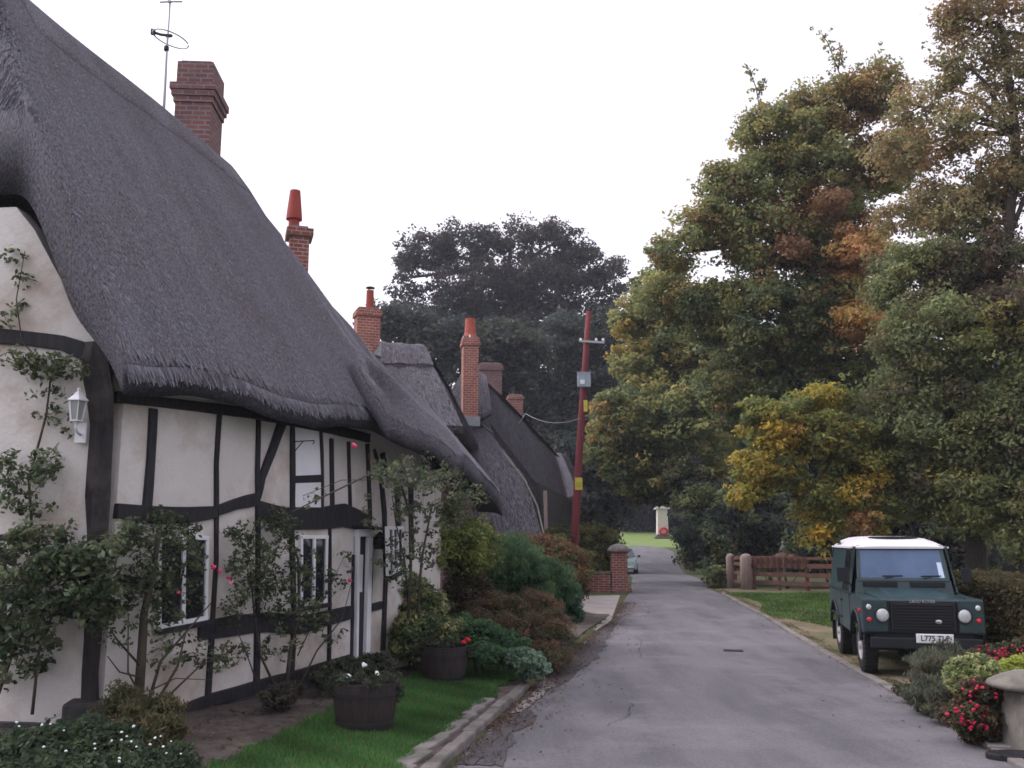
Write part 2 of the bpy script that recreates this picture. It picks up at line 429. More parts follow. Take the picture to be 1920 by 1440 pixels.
# low flush kerb on the right
kb = MB(); y = 1.0
while y < 30:
    ln = rr.uniform(.8, .95)
    x0 = float(XR(y)); x1 = float(XR(y + ln - .012)); z0 = float(base_z(y)); z1 = float(base_z(y + ln)); w = .14; h = .035 + rr.uniform(-.006, .006)
    kb.hexa([Vector((x0, y, z0 - .1)), Vector((x0 + w, y, z0 - .1)), Vector((x1 + w, y + ln - .012, z1 - .1)), Vector((x1, y + ln - .012, z1 - .1))],
            [Vector((x0 + .01, y, z0 + h)), Vector((x0 + w, y, z0 + h)), Vector((x1 + w, y + ln - .012, z1 + h)), Vector((x1 + .01, y + ln - .012, z1 + h))]); y += ln
struct('kerb', kb, M['kerb'], bevel=.01)

# soil bed along the cottage, lawn strip, right verge, far green, driveway apron
sheet('flower_bed', M['soil'], np.arange(3.0, 24, .25), lambda y: -9.0, lambda y: XL(y) - .14, 30, .006)
_LW = [(430, 1440), (520, 1395), (600, 1352), (690, 1315), (790, 1268), (880, 1238), (950, 1240)]
LW = [on_ground(p[0], p[1], .14) for p in _LW]
lwy = np.array([LW[0].y - 5] + [p.y for p in LW]); lwx = np.array([LW[0].x - 1.0] + [p.x for p in LW])
def XW(y): return min(float(np.interp(y, lwy, lwx)) + .03 * math.sin(y * 9) + .02 * math.sin(y * 23), float(XL(y)) - .3)
lawn_y = np.arange(3.0, float(LW[-1].y), .15)
def XE(y): return float(XL(y)) - .26 - .10 * (math.sin(y * 3.1) * .5 + .5) - .06 * math.sin(y * 11)
sheet('lawn', M['lawn'], lawn_y, XW, XE, 14, .022)
sheet('right_verge', M['verge'], np.arange(3.0, 33, .3), lambda y: XR(y) + .13, lambda y: XR(y) + 9, 26, .008)
sheet('village_green', M['fargrass'], np.concatenate([np.arange(93, 130, 2.0)]), lambda y: -16, lambda y: 40, 24, .02)
ap = MB()
for pix in ([(1070, 1165), (1092, 1118), (1163, 1116), (1146, 1164), (1118, 1182)],):
    pts = [on_ground(*p, .03) for p in pix]
    ap.prism([p - Vector((0, 0, .05)) for p in pts], (0, 0, .055))
struct('driveway_apron', ap, M['concrete'], bevel=.01)

# grass blades: uncountable
def blades(name, region, n, h, cols, w=.012, lift=.02):
    pts = []
    while len(pts) < n:
        k = n
        y = rng.uniform(region[0], region[1], k); 
        x0 = np.array([region[2](v) for v in y]); x1 = np.array([region[3](v) for v in y])
        x = x0 + (x1 - x0) * rng.random(k)
        pts += list(zip(x, y))
    p = np.array(pts[:n]); z = G(p[:, 0], p[:, 1]) + lift
    a = rng.random(n) * 6.283; hh = h * rng.uniform(.4, 1.2, n); lean = rng.normal(0, .35, (n, 2)) * hh[:, None]
    d = np.stack([np.cos(a), np.sin(a)], 1) * w * .5
    V = np.zeros((n, 3, 3)); V[:, 0, :2] = p - d; V[:, 1, :2] = p + d; V[:, 2, :2] = p + lean
    V[:, 0, 2] = z; V[:, 1, 2] = z; V[:, 2, 2] = z + hh
    ci = rng.integers(0, len(cols), n); c = np.array(cols)[ci] * rng.uniform(.7, 1.35, (n, 1)) * (1 + .22 * np.sin(p[:, :1] * 3.3 + 1.5 * np.sin(p[:, 1:] * 2.1)) + .14 * np.sin(p[:, 1:] * 7.7 + p[:, :1] * 5))
    o = npmesh(name, V.reshape(-1, 3), np.arange(n * 3).reshape(-1, 3), M['leaf'], color=c.astype(np.float32))
    o['kind'] = 'stuff'; return o
gc = [(.055, .195, .045), (.075, .21, .055), (.045, .15, .04), (.11, .19, .06), (.16, .18, .08)]
blades('grass', (5.2, float(LW[-1].y), XW, XE), 90000, .05, gc)
vc = [(.05, .12, .025), (.08, .14, .035), (.13, .12, .05)]
blades('verge_grass', (16.5, 30, lambda y: XR(y) + .30 + .25 * math.sin(y) + max(0, (24 - y) * .16), lambda y: XR(y) + 6), 45000, .06, [(.05, .16, .025), (.07, .17, .03), (.10, .15, .04)], .02)
blades('verge_grass', (8, 16.5, lambda y: XR(y) + .8, lambda y: XR(y) + 3.5), 9000, .05, [(.09, .13, .04), (.07, .12, .03), (.15, .12, .06)], .014)

# fallen leaves on the road edge and bed
def litter(name, n, fx, fy, cols, sz=.03):
    y = fy(n); x = fx(y, n); z = G(x, y) + .012
    inr = (x > XL(y)) & (x < XR(y)); z = np.where(inr, base_z(y) + .022 + .02 * 0, z)
    a = rng.random(n) * 6.283; V = np.zeros((n, 4, 3))
    for k, (ex, ey) in enumerate(((1, 0), (0, .6), (-1, 0), (0, -.6))):
        s = sz * rng.uniform(.6, 1.2, n)
        V[:, k, 0] = x + (np.cos(a) * ex - np.sin(a) * ey) * s; V[:, k, 1] = y + (np.sin(a) * ex + np.cos(a) * ey) * s
        V[:, k, 2] = z + rng.uniform(0, .018, n)
    c = np.array(cols)[rng.integers(0, len(cols), n)] * rng.uniform(.6, 1.3, (n, 1))
    o = npmesh(name, V.reshape(-1, 3), np.arange(n * 4).reshape(-1, 4), M['leaf'], color=c.astype(np.float32)); o['kind'] = 'stuff'; return o
lc = [(.18, .09, .05), (.12, .07, .045), (.25, .14, .07), (.09, .05, .04)]
litter('fallen_leaves', 1600, lambda y, n: XL(y) + rng.exponential(.18, n) - .05, lambda n: rng.uniform(10, 27, n), lc)
litter('fallen_leaves', 1500, lambda y, n: XR(y) + .1 - rng.exponential(.10, n) + rng.uniform(0, .3, n), lambda n: rng.uniform(6, 32, n), lc)
litter('fallen_leaves', 2600, lambda y, n: rng.uniform(-6, -1.0, n), lambda n: rng.uniform(7, 14, n), [(.10, .08, .07), (.06, .05, .045), (.16, .12, .10)], .025)
litter('fallen_leaves', 260, lambda y, n: rng.uniform(0, 1, n) * (XR(y) - XL(y)) + XL(y), lambda n: rng.uniform(6, 40, n), lc, .022)

# hairline cracks and worn trench patches in the tarmac (ribbons and sheets on the surface)
def rz_(x, y): s = (x - float(XL(y))) / max(float(XR(y)) - float(XL(y)), .1); return float(base_z(y)) + .03 * math.sin(math.pi * min(max(s, 0), 1))
mb = MB(); rr = random.Random(9)
for (x0, y0, dx, dy, n) in [(1.0, 10.2, .04, .2, 9), (2.2, 16.5, .03, .4, 9)]:
    x, y = x0, y0; w = .0035
    for k in range(n):
        x2 = x + dx + rr.uniform(-.07, .07); y2 = y + dy + rr.uniform(-.06, .06); d = Vector((x2 - x, y2 - y, 0)).normalized(); s = Vector((-d.y, d.x, 0)) * w * rr.uniform(.5, 1.3)
        a = Vector((x, y, rz_(x, y) + .0125)); b_ = Vector((x2, y2, rz_(x2, y2) + .0125)); mb.add([a - s, a + s, b_ + s, b_ - s], [(0, 1, 2, 3)]); x, y = x2, y2
struct('road_crack', mb, M['soilpot'])
M['wornpatch'] = mat('wornpatch', (.095, .091, .101), (.130, .124, .135), 2.4, .9, .008, 90, stretch=(1, .3, 1), speck=.35)
litter('fallen_leaves', 2600, lambda y, n: XL(y) + rng.exponential(.13, n) + .02, lambda n: rng.uniform(7.5, 27, n), [(.10, .07, .055), (.07, .05, .04), (.14, .09, .06)], .018)
litter('fallen_leaves', 90, lambda y, n: XL(y) - rng.uniform(.3, 2.2, n), lambda n: rng.uniform(7, 13, n), [(.25, .16, .06), (.16, .09, .05), (.35, .28, .10)], .028)
# ------------------------------------------------------------------ the near cottage
UU = Vector((.411, .911, 0)).normalized(); U2 = Vector((.175, .985, 0)).normalized()
NN = Vector((-UU.y, UU.x, 0))                      # into the house
C0 = PX(190, 9.0, CZ - 1.72)
C0.z = CZ - 1.80
TB = 5.9
def plan(t, n=0.0):
    p = C0 + UU * min(t, TB) + U2 * max(t - TB, 0)
    return Vector((p.x + NN.x * n, p.y + NN.y * n, 0))
def PL(t, n, z): p = plan(t, n); return Vector((p.x, p.y, z))

def hit(px, py, A, nrm):
    d = ray(px, py); O = Vector((0, 0, CZ)); k = (A - O).dot(nrm) / d.dot(nrm)
    return O + d * k
FN = -NN                                           # outward normal of the front wall
N2 = Vector((U2.y, -U2.x, 0))
def FW(px, py, out=0.0):
    return hit(px, py, C0 + FN * out, FN)
def FW2(px, py, out=0.0):
    return hit(px, py, plan(TB) + N2 * out, N2)
GD = Vector((-.995, .10, 0)).normalized(); GN = Vector((-GD.y * -1, 0, 0))
GN = Vector((GD.y, -GD.x, 0)); GN = GN if GN.y < 0 else -GN
def GW(px, py, out=0.0): return hit(px, py, C0 + GN * out, GN)

def ze(t): return float(np.interp(t, [-.5, 3.7, 5.9, 10.3], [3.10, 3.12, 2.92, 2.40]))
N_R = 2.6
TE = 10.1
def roof_h(T, Nn):
    """thatch surface height over the plan (t along the wall, n into the house)"""
    zr = 8.34 - .20 * (T - .43)
    z0 = np.interp(T, [-.5, 3.7, 5.9, 10.3], [3.46, 3.46, 3.25, 2.66])
    s = np.clip((Nn + .45) / (N_R + .45), -.2, 1.2)
    f = z0 + (zr - z0) * (s + .032 * np.sin(np.pi * np.clip(s, 0, 1)))
    sb = (2 * N_R + .45 - Nn) / (N_R + .45)
    bk = 3.1 + (zr - 3.1) * (sb + .05 * np.sin(np.pi * np.clip(sb, 0, 1)))
    hn = 6.05 + 6.5 * (T + .46)
    zfe = 2.62; hf = zfe + .912 * (TE - T) - .50 * np.sin(np.pi * np.clip((TE - T) / 5.7, 0, 1))
    k = 6.5
    st = np.stack([f, bk, hn, hf]); m_ = st.min(0)
    z = m_ - np.log(np.exp(-k * (st - m_)).sum(0)) / k
    z = z - np.interp(T, [4.1, 4.6, 5.0, 5.6, 6.2, 6.8, 7.4, 8.5, 10], [0, .27, .36, .60, .62, .46, .30, .12, 0]) * np.clip(s * 2.2, 0, 1)
    z = z + .018 * np.sin(T * 2.1 + Nn) + 0.006 * np.sin(T * 7.3 + 2 * np.sin(Nn * 1.4)) * (1 - s)
    return z
def nmin(T):
    return -.45 + .03 * np.sin(T * 2.3)

thatchA = np.unique(np.concatenate([np.arange(-.46, TE, .07), np.linspace(-.46, -.3, 8), [TE]]))
sA = np.unique(np.concatenate([np.linspace(0, 1, 60), np.linspace(0, .04, 8), np.linspace(.1, .3, 20)]))
def thatch_solid(name, ts, ss, n0, n1, hfun, pfun, m, parent, thick=.36, rnd=.055, verge=False):
    T, S = np.meshgrid(ts, ss, indexing='ij')
    N1 = n1 if not callable(n1) else n1(T)
    Nn = n0(T) + (N1 - n0(T)) * S
    Z = hfun(T, Nn)
    dE = np.minimum((Nn - n0(T)), np.minimum((T - ts[0]), (ts[-1] - T))) 
    rd = np.clip(1 - dE / rnd, 0, 1)
    Zt = Z - rd ** 2 * rnd * .9
    Zb = Z - thick
    if verge: Zb = Zb - .46 * (1 - sstep(ts[0], ts[0] + .42, T)) * sstep(-.42, .35, Nn)
    Zb = np.minimum(Zb, Zt - .03)
    # lift the underside near the eave so that the thatch ends in a thick lip
    bx = np.zeros(T.shape + (3,)); b2 = np.zeros_like(bx)
    for i in range(T.shape[0]):
        for j in range(T.shape[1]):
            p = pfun(T[i, j], Nn[i, j]); bx[i, j] = (p.x, p.y, Zt[i, j]); b2[i, j] = (p.x, p.y, Zb[i, j])
    a, b_ = T.shape
    idx = np.arange(a * b_).reshape(a, b_)
    def quads(I): return np.stack([I[:-1, :-1], I[1:, :-1], I[1:, 1:], I[:-1, 1:]], -1).reshape(-1, 4)
    top = quads(idx); bot = quads(idx + a * b_)[:, ::-1]
    rim = np.concatenate([idx[0, :], idx[1:, -1], idx[-1, -2::-1], idx[-2:0:-1, 0]])
    rn = np.roll(rim, -1)
    side = np.stack([rim, rn, rn + a * b_, rim + a * b_], -1)
    V = np.concatenate([bx.reshape(-1, 3), b2.reshape(-1, 3)])
    # uv: along wall, down the slope
    uvv = np.stack([T, -1.9 * Nn], -1).reshape(-1, 2); uvv = np.concatenate([uvv, uvv + .3])
    mb = MB(); mb.v = [tuple(v) for v in V]; mb.f = [tuple(int(q) for q in f) for f in np.concatenate([top, bot, side])]
    mb.uv = uvv
    return build(name, mb, m, parent, smooth=True)

cot = thing('thatched_cottage', 'long black and white timber framed cottage under steep grey thatch, nearest the camera', 'cottage', C0)
roof = thatch_solid('roof', thatchA, sA, nmin, 2 * N_R + .45, roof_h, plan, M['thatch'], cot, verge=True)
ORG[roof.name] = ORG[cot.name]
# a prouder length of thatch whose thick cut edge faces the camera
def proj_h(T, Nn):
    s = (Nn + .95) / (pn1(T) + .95)
    up = sstep(.25, 1.0, s) * (.15 + 1.15 * sstep(3.62, 4.3, T))
    return roof_h(T, Nn) + (.30 + .06 * sstep(3.6, 4.4, T)) * (1 - .85 * sstep(4.4, 6.5, T)) * (1 - up) - .06 * sstep(5.8, 6.7, T)
def pn0(T): return -.88 + .4 * sstep(5.2, 6.6, T) + .10 * (1 - sstep(3.58, 4.1, T))
def pn1(T): return -.22 + 1.10 * sstep(3.58, 5.1, T)
pj = thatch_solid('projecting_thatch', np.arange(3.58, 6.7, .06), np.linspace(0, 1, 30), pn0, pn1, proj_h, plan, M['thatch'], cot, thick=.30, rnd=.055)
def planv(T, Nn):
    T = np.asarray(T, dtype=float)
    return (C0.x + UU.x * np.minimum(T, TB) + U2.x * np.maximum(T - TB, 0) + NN.x * Nn, C0.y + UU.y * np.minimum(T, TB) + U2.y * np.maximum(T - TB, 0) + NN.y * Nn)
def straw(name, hfun, T, Nn, parent, L0=.13, w=.0055, lift=.007, cols=((.15, .147, .178), (.19, .187, .225), (.125, .12, .142), (.23, .226, .265), (.165, .15, .16))):
    n = len(T); dT = rng.normal(0, .02, n); e = L0 * rng.uniform(.4, 1.3, n) * .55
    def pt(t, nn, up):
        x, y = planv(t, nn); return np.stack([x, y, hfun(t, nn) + up], 1)
    A = pt(T, Nn, -.015); B = pt(T + dT, Nn - e, lift * rng.uniform(.3, 2.2, n))
    s = np.array([UU.x, UU.y, 0]) * w * rng.uniform(.5, 1.4, (n, 1))
    V = np.stack([A - s, A + s, B + s * .6, B - s * .6], 1).reshape(-1, 3)
    cc_ = np.array(cols)[rng.integers(0, len(cols), n)] * rng.uniform(.75, 1.2, (n, 1))
    o = npmesh(name, V, np.arange(n * 4).reshape(-1, 4), M['strawm'], parent=parent, off=tuple(ORG[parent.name]), color=cc_.astype(np.float32)); o['kind'] = 'stuff'; return o
nS = 95000
Ts = rng.uniform(-.44, TE - .2, nS); Ns = rng.uniform(-.43, N_R, nS)
straw('straw', roof_h, Ts, Ns, roof)
Tp = rng.uniform(3.62, 6.3, 16000); Np = pn0(Tp) + .05 + (pn1(Tp) - pn0(Tp) - .08) * rng.random(16000); straw('straw', proj_h, Tp, Np, pj)
Tf = rng.uniform(-.44, 6.0, 9000); straw('eave_straw', lambda t, n: roof_h(t, n) - .06, Tf, nmin(Tf) + rng.uniform(-.0, .05, 9000), roof, L0=.11, w=.006, lift=-.05)
# ridge capping with scalloped lower edge
def ridge_h(T, Nn): return roof_h(T, Nn) + .055
rt = np.arange(.3, 5.0, .06); rs = np.linspace(0, 1, 26)
def rn0(T): return N_R - .52 - .012 * np.sin(T * 9)
thatch_solid('ridge', rt, rs, rn0, N_R + .55, ridge_h, plan, M['ridge'], roof, thick=.04, rnd=.05)

# walls ------------------------------------------------------
def wall_h(t, n=.14): return float(roof_h(np.array(t), np.array(n))) - .5
fb = CZ - 1.86
mb = MB()
ts = np.linspace(0, TB, 14); tops = [min(wall_h(t), 3.35) for t in ts]
def slab(pts_b, pts_t, n_off):
    o_ = Vector((n_off.x, n_off.y, 0)); n = len(pts_b)
    vs = pts_b + pts_t + [p + o_ for p in pts_b] + [p + o_ for p in pts_t]
    fs = []
    for i in range(n - 1):
        fs += [(i, i + 1, n + i + 1, n + i), (2 * n + i + 1, 2 * n + i, 3 * n + i, 3 * n + i + 1), (n + i, n + i + 1, 3 * n + i + 1, 3 * n + i), (i + 1, i, 2 * n + i, 2 * n + i + 1)]
    fs += [(0, n, 3 * n, 2 * n), (n - 1, 3 * n - 1, 4 * n - 1, 2 * n - 1)]
    mb.add(vs, fs)
slab([PL(t, 0, fb) for t in ts], [PL(t, 0, 3.30 if t < 3.7 else 3.25) for t in ts], NN * .22)
ts2 = np.linspace(TB + .02, 7.0, 5)
slab([PL(t, 0, fb) for t in ts2], [PL(t, 0, ze(t) - .05) for t in ts2], NN * .22)
# gable
gpts = []
for k in range(25):
    s_ = k / 24 * 5.2
    p = C0 + GD * s_
    gpts.append((p, min(5.35, 3.05 + 1.6 * (s_ + .20), 3.05 + 1.6 * (5.5 - s_))))
gb = [Vector((p.x, p.y, fb)) for p, h in gpts]; gt = [Vector((p.x, p.y, h - .25)) for p, h in gpts]
slab(gb, gt, -GN * .22)
pf = PL(TE - .3, 0, 0); 
e0 = [PL(TE - .32, n, fb) for n in (0, 2.6, 5.2)]; e1 = [Vector((p.x, p.y, 2.3)) for p in e0]
slab(e0, e1, -U2 * .2)
e0 = [PL(t, 5.2, fb) for t in (0, 5.9, 9.8)]; e1 = [Vector((p.x, p.y, 2.9)) for p in e0]
slab(e0, e1, -NN * .2)
build('wall', mb, M['plaster'], cot)
mb = MB(); ts3 = np.linspace(7.01, TE - .3, 6)
slab([PL(t, 0, fb) for t in ts3], [PL(t, 0, ze(t) - .05) for t in ts3], NN * .22)
build('brick_wall', mb, M['brick_old'], cot)

# timbers ----------------------------------------------------
rr = random.Random(11)
def timber(parent, pts, w, out=.035, plane=FW, name='timber_beam', m='timber', pn=FN):
    """pts: image points along a timber; w: widths in metres"""
    q = [plane(a, b_, 0.0) for a, b_ in pts]
    # densify with slight waviness
    dense = []; ws = []
    if not hasattr(w, '__len__'): w = [w] * len(pts)
    w = [v * .86 for v in w]
    for i in range(len(q) - 1):
        k = max(2, int((q[i + 1] - q[i]).length / .25))
        for j in range(k):
            dense.append(q[i].lerp(q[i + 1], j / k)); ws.append((w[i] + (w[i + 1] - w[i]) * j / k) * rr.uniform(.94, 1.06))
    dense.append(q[-1]); ws.append(w[-1])
    vs = []; n = len(dense)
    for i, p in enumerate(dense):
        d = (dense[min(i + 1, n - 1)] - dense[max(i - 1, 0)]).normalized(); side = d.cross(pn).normalized()
        hw = ws[i] / 2; o1 = pn * (out + rr.uniform(-.004, .004)); o0 = -pn * .03
        for a, o_ in ((-hw, o0), (hw, o0), (hw, o1), (-hw, o1)): vs.append(p + side * a + o_)
    fs = [(i * 4 + k, i * 4 + (k + 1) % 4, (i + 1) * 4 + (k + 1) % 4, (i + 1) * 4 + k) for i in range(n - 1) for k in range(4)]
    fs += [(0, 1, 2, 3), ((n - 1) * 4 + 3, (n - 1) * 4 + 2, (n - 1) * 4 + 1, (n - 1) * 4)]
    b_ = MB(); b_.add(vs, fs)
    return build(name, b_, M[m], parent, bevel=.008)
TM = [
    ([(216, 958), (290, 966), (350, 966), (404, 960)], [.17, .20, .20, .15], .041),
    ([(404, 958), (440, 945), (484, 935)], [.12, .15, .17], .041),
    ([(480, 952), (530, 972), (600, 972), (642, 966), (692, 982)], [.20, .32, .34, .36, .24], .041),
    ([(286, 766), (281, 860), (274, 950)], [.12, .12, .13], .032),
    ([(410, 775), (404, 870), (404, 1050), (388, 1310)], [.07, .07, .06, .09], .030),
    ([(483, 786), (481, 880), (482, 1050), (479, 1292)], [.07, .07, .08, .10], .034),
    ([(528, 790), (508, 845), (489, 895), (482, 935)], [.17, .14, .12, .08], .038),
    ([(547, 796), (547, 985)], [.09, .10], .029),
    ([(600, 808), (603, 885), (603, 965)], [.07, .06, .05], .027),
    ([(549, 899), (602, 897)], [.10, .11], .024),
    ([(620, 822), (622, 966)], [.09, .09], .026),
    ([(652, 828), (656, 968)], [.07, .07], .028),
    ([(687, 832), (693, 975)], [.08, .08], .031),
    ([(700, 842), (712, 890), (719, 960), (722, 1080), (716, 1220)], [.06, .09, .10, .09, .10], .033),
    ([(715, 850), (726, 905)], [.12, .10], .037),
    ([(370, 1184), (440, 1172), (500, 1166), (560, 1172), (655, 1148)], [.22, .26, .26, .24, .20], .041),
    ([(545, 985), (550, 1160), (545, 1270)], [.10, .09, .09], .030),
    ([(617, 985), (617, 1130), (615, 1245)], [.05, .06, .07], .030),
    ([(695, 985), (693, 1100), (686, 1228)], [.07, .07, .07], .036),
    ([(661, 1040), (658, 1235)], [.05, .06], .028),
    ([(694, 1014), (722, 1008)], [.15, .17], .041),
    ([(692, 1140), (714, 1134)], [.12, .12], .041),
    ([(215, 1300), (330, 1334), (400, 1310), (480, 1290), (560, 1268), (655, 1238)], [.10, .12, .16, .20, .20, .18], .045),
    ([(216, 744), (330, 758), (470, 775), (600, 799), (690, 822)], [.12, .12, .14, .16, .14], .045),
    ([(215, 1086), (300, 1100)], [.12, .12], .030),
]
for pts, w, o_ in TM: timber(cot, pts, w, o_)
# timbers seen obliquely on the receding wall beyond the bend
for pts, w, o_ in [([(745, 900), (748, 1060)], .10, .03), ([(770, 905), (772, 1050)], .10, .03)]:
    timber(cot, pts, w, o_, plane=FW2, pn=N2)
# gable: tie beam and sill beam
timber(cot, [(-60, 626), (60, 636), (120, 644), (172, 664)], [.19, .17, .17, .22], .045, plane=GW, pn=GN)
timber(cot, [(-60, 1178), (40, 1186), (92, 1196)], [.10, .09, .07], .03, plane=GW, pn=GN)
timber(cot, [(-60, 1010), (40, 1006), (80, 1010)], [.07, .06, .05], .03, plane=GW, pn=GN)
timber(cot, [(-60, 1362), (60, 1366), (150, 1372)], [.14, .14, .14], .06, plane=GW, pn=GN, name='plinth', m='plinth')
# great corner post: irregular section
mb = MB(); prev = None; vs = []; kk = 0
for py, xl, xr in [(640, 160, 196), (690, 150, 206), (740, 160, 214), (800, 168, 214), (870, 162, 211), (930, 158, 209), (1000, 162, 204), (1060, 162, 202), (1130, 157, 197), (1200, 156, 192), (1260, 152, 186), (1330, 150, 188)]:
    a = GW(xl, py, .05); b_ = GW((xl + xr) / 2 + 12, py, .10); c_ = C0 + FN * .045 + UU * .01; c_ = Vector((c_.x, c_.y, b_.z))
    e = FW(xr, py, .045); bk = Vector((C0.x, C0.y, b_.z)) + NN * .2 + UU * .15
    ring = [a, a.lerp(b_, .5) + GN * .025, b_, e, Vector((e.x, e.y, e.z)) + NN * .1, bk, Vector((a.x, a.y, a.z)) - GN * .1]
    vs += ring; kk += 1
n = 7
fs = [(i * n + k, i * n + (k + 1) % n, (i + 1) * n + (k + 1) % n, (i + 1) * n + k) for i in range(kk - 1) for k in range(n)]
fs += [tuple(range(n)), tuple((kk - 1) * n + k for k in range(n))]
mb.add(vs, fs); build('corner_post', mb, M['oldpost'], cot, bevel=.015)
mb = MB(); a = GW(160, 1345, .10); mb.box((a.x, a.y, a.z + .0), (.34, .34, .30), rz=.2); build('post_stone', mb, M['plinth'], cot, bevel=.03)
# stone plinth
mb = MB()
p0 = [FW(x, y, .0) for x, y in ((205, 1345), (330, 1345), (440, 1312), (560, 1280), (660, 1247))]
for a, b_ in zip(p0, p0[1:]):
    o0 = -NN * .07; z0 = fb - .1
    mb.hexa([Vector((a.x, a.y, z0)), Vector((b_.x, b_.y, z0)), Vector((b_.x, b_.y, z0)) - NN * -.1, Vector((a.x, a.y, z0)) - NN * -.1],
            [Vector((a.x, a.y, a.z)), b_, b_ + NN * .1, a + NN * .1])
    mb.v[-8:] = [tuple(Vector(v) + o0 if i in (0, 1, 4, 5) else Vector(v)) for i, v in enumerate(mb.v[-8:])]
build('plinth', mb, M['plinth'], cot)

# windows: frame, leaded panes -------------------------------
def window(parent, quad, plane, pn, ncol=2, nrow=1, fw=.045, bars=True):
    tl, tr, br, bl = [plane(x, y, 0) for x, y in quad]
    def q(s, t): return tl.lerp(tr, s).lerp(bl.lerp(br, s), t)
    W = (tr - tl).length; H = (bl - tl).length
    def bar(s0, t0, s1, t1, w, out, into=.0, mbx=None):
        a = q(s0, t0); b_ = q(s1, t1); d = (b_ - a).normalized(); sd = d.cross(pn).normalized() * (w / 2)
        mbx.hexa([a - sd + pn * into, a + sd + pn * into, b_ + sd + pn * into, b_ - sd + pn * into], [a - sd + pn * out, a + sd + pn * out, b_ + sd + pn * out, b_ - sd + pn * out])
    fr = MB(); e = fw / 2 / W; f_ = fw / 2 / H
    bar(0, f_, 1, f_, fw, .040, -.02, fr); bar(0, 1 - f_, 1, 1 - f_, fw, .042, -.02, fr)
    bar(e, 0, e, 1, fw, .036, -.02, fr); bar(1 - e, 0, 1 - e, 1, fw, .036, -.02, fr)
    for i in range(1, ncol): bar(i / ncol, 0, i / ncol, 1, fw * 1.15, .034, -.02, fr)
    if bars:
        for i in range(ncol):
            for j in range(1, 4): bar(i / ncol, j / 4, (i + 1) / ncol, j / 4, .008, .02, .0, fr)
    frame = build('window', fr, M['white'], parent, bevel=.004)
    gl = MB()
    a, b_, c_, d = q(0, 0), q(1, 0), q(1, 1), q(0, 1)
    gl.hexa([a + pn * .004, b_ + pn * .004, c_ + pn * .004, d + pn * .004], [a + pn * .012, b_ + pn * .012, c_ + pn * .012, d + pn * .012])
    build('pane', gl, M['glass'], frame)
    sl = MB(); s0 = q(-.06, 1.0); s1 = q(1.06, 1.0); dz = Vector((0, 0, -.05))
    sl.hexa([s0, s1, s1 + dz, s0 + dz], [s0 + pn * .09, s1 + pn * .09, s1 + pn * .09 + dz, s0 + pn * .09 + dz])
    build('sill', sl, M['timber'], frame, bevel=.005)
    return frame
mb = MB(); v = [FW(551, 800), FW(599, 808), FW(601, 892), FW(551, 893)]; mb.hexa([p - FN * .01 for p in v], [p + FN * .008 for p in v])
v = [FW(551, 905), FW(602, 904), FW(602, 958), FW(551, 966)]; mb.hexa([p - FN * .01 for p in v], [p + FN * .008 for p in v])
build('fresh_panel', mb, M['white'], cot)
window(cot, [(292, 1003), (388, 1005), (385, 1162), (292, 1180)], FW, FN, 2, bars=False)
window(cot, [(560, 1003), (612, 1004), (609, 1130), (560, 1138)], FW, FN, 2, bars=False)
window(cot, [(724, 987), (752, 987), (752, 1066), (726, 1080)], FW2, N2, 3)
window(cot, [(-50, 1020), (26, 1024), (26, 1172), (-50, 1176)], GW, GN, 2)
# door with white jamb and canopy board
dq = [FW(x, y, 0) for x, y in ((664, 992), (692, 992), (686, 1228), (660, 1238))]
mb = MB(); mb.hexa([p + FN * .002 for p in dq], [p + FN * .015 for p in dq])
door = build('door', mb, M['door'], cot)
mb = MB()
for a, b_ in ((0, 3), (1, 2)):
    pa, pb = dq[a], dq[b_]; s_ = UU * (.05 if a == 0 else .10)
    mb.hexa([pa - s_ * (0 if a == 0 else 1), pa + s_ * (1 if a == 0 else 0), pb + s_ * (1 if a == 0 else 0), pb - s_ * (0 if a == 0 else 1)],
            [v + FN * .07 for v in (pa - s_ * (0 if a == 0 else 1), pa + s_ * (1 if a == 0 else 0), pb + s_ * (1 if a == 0 else 0), pb - s_ * (0 if a == 0 else 1))])
mb.hexa([dq[0], dq[1], dq[1] - Vector((0, 0, .1)), dq[0] - Vector((0, 0, .1))], [v + FN * .074 for v in (dq[0], dq[1], dq[1] - Vector((0, 0, .1)), dq[0] - Vector((0, 0, .1)))])
build('door_frame', mb, M['white'], door, bevel=.004)
# white upper and lower lights of the half glazed door
mb = MB()
for ya, yb in ((1040, 1110),):
    v = [FW(671, ya, .016), FW(680, ya, .016), FW(678, yb, .016), FW(669, yb, .016)]
    mb.hexa(v, [p + FN * .01 for p in v])
build('door_light', mb, M['white'], door)
mb = MB(); a, b_ = FW(655, 984, 0), FW(700, 990, 0)
mb.hexa([a, b_, b_ - Vector((0, 0, .03)), a - Vector((0, 0, .03))], [v + FN * .22 for v in (a, b_, b_ - Vector((0, 0, .03)), a - Vector((0, 0, .03)))])
build('door_canopy', mb, M['timber'], cot, bevel=.004)

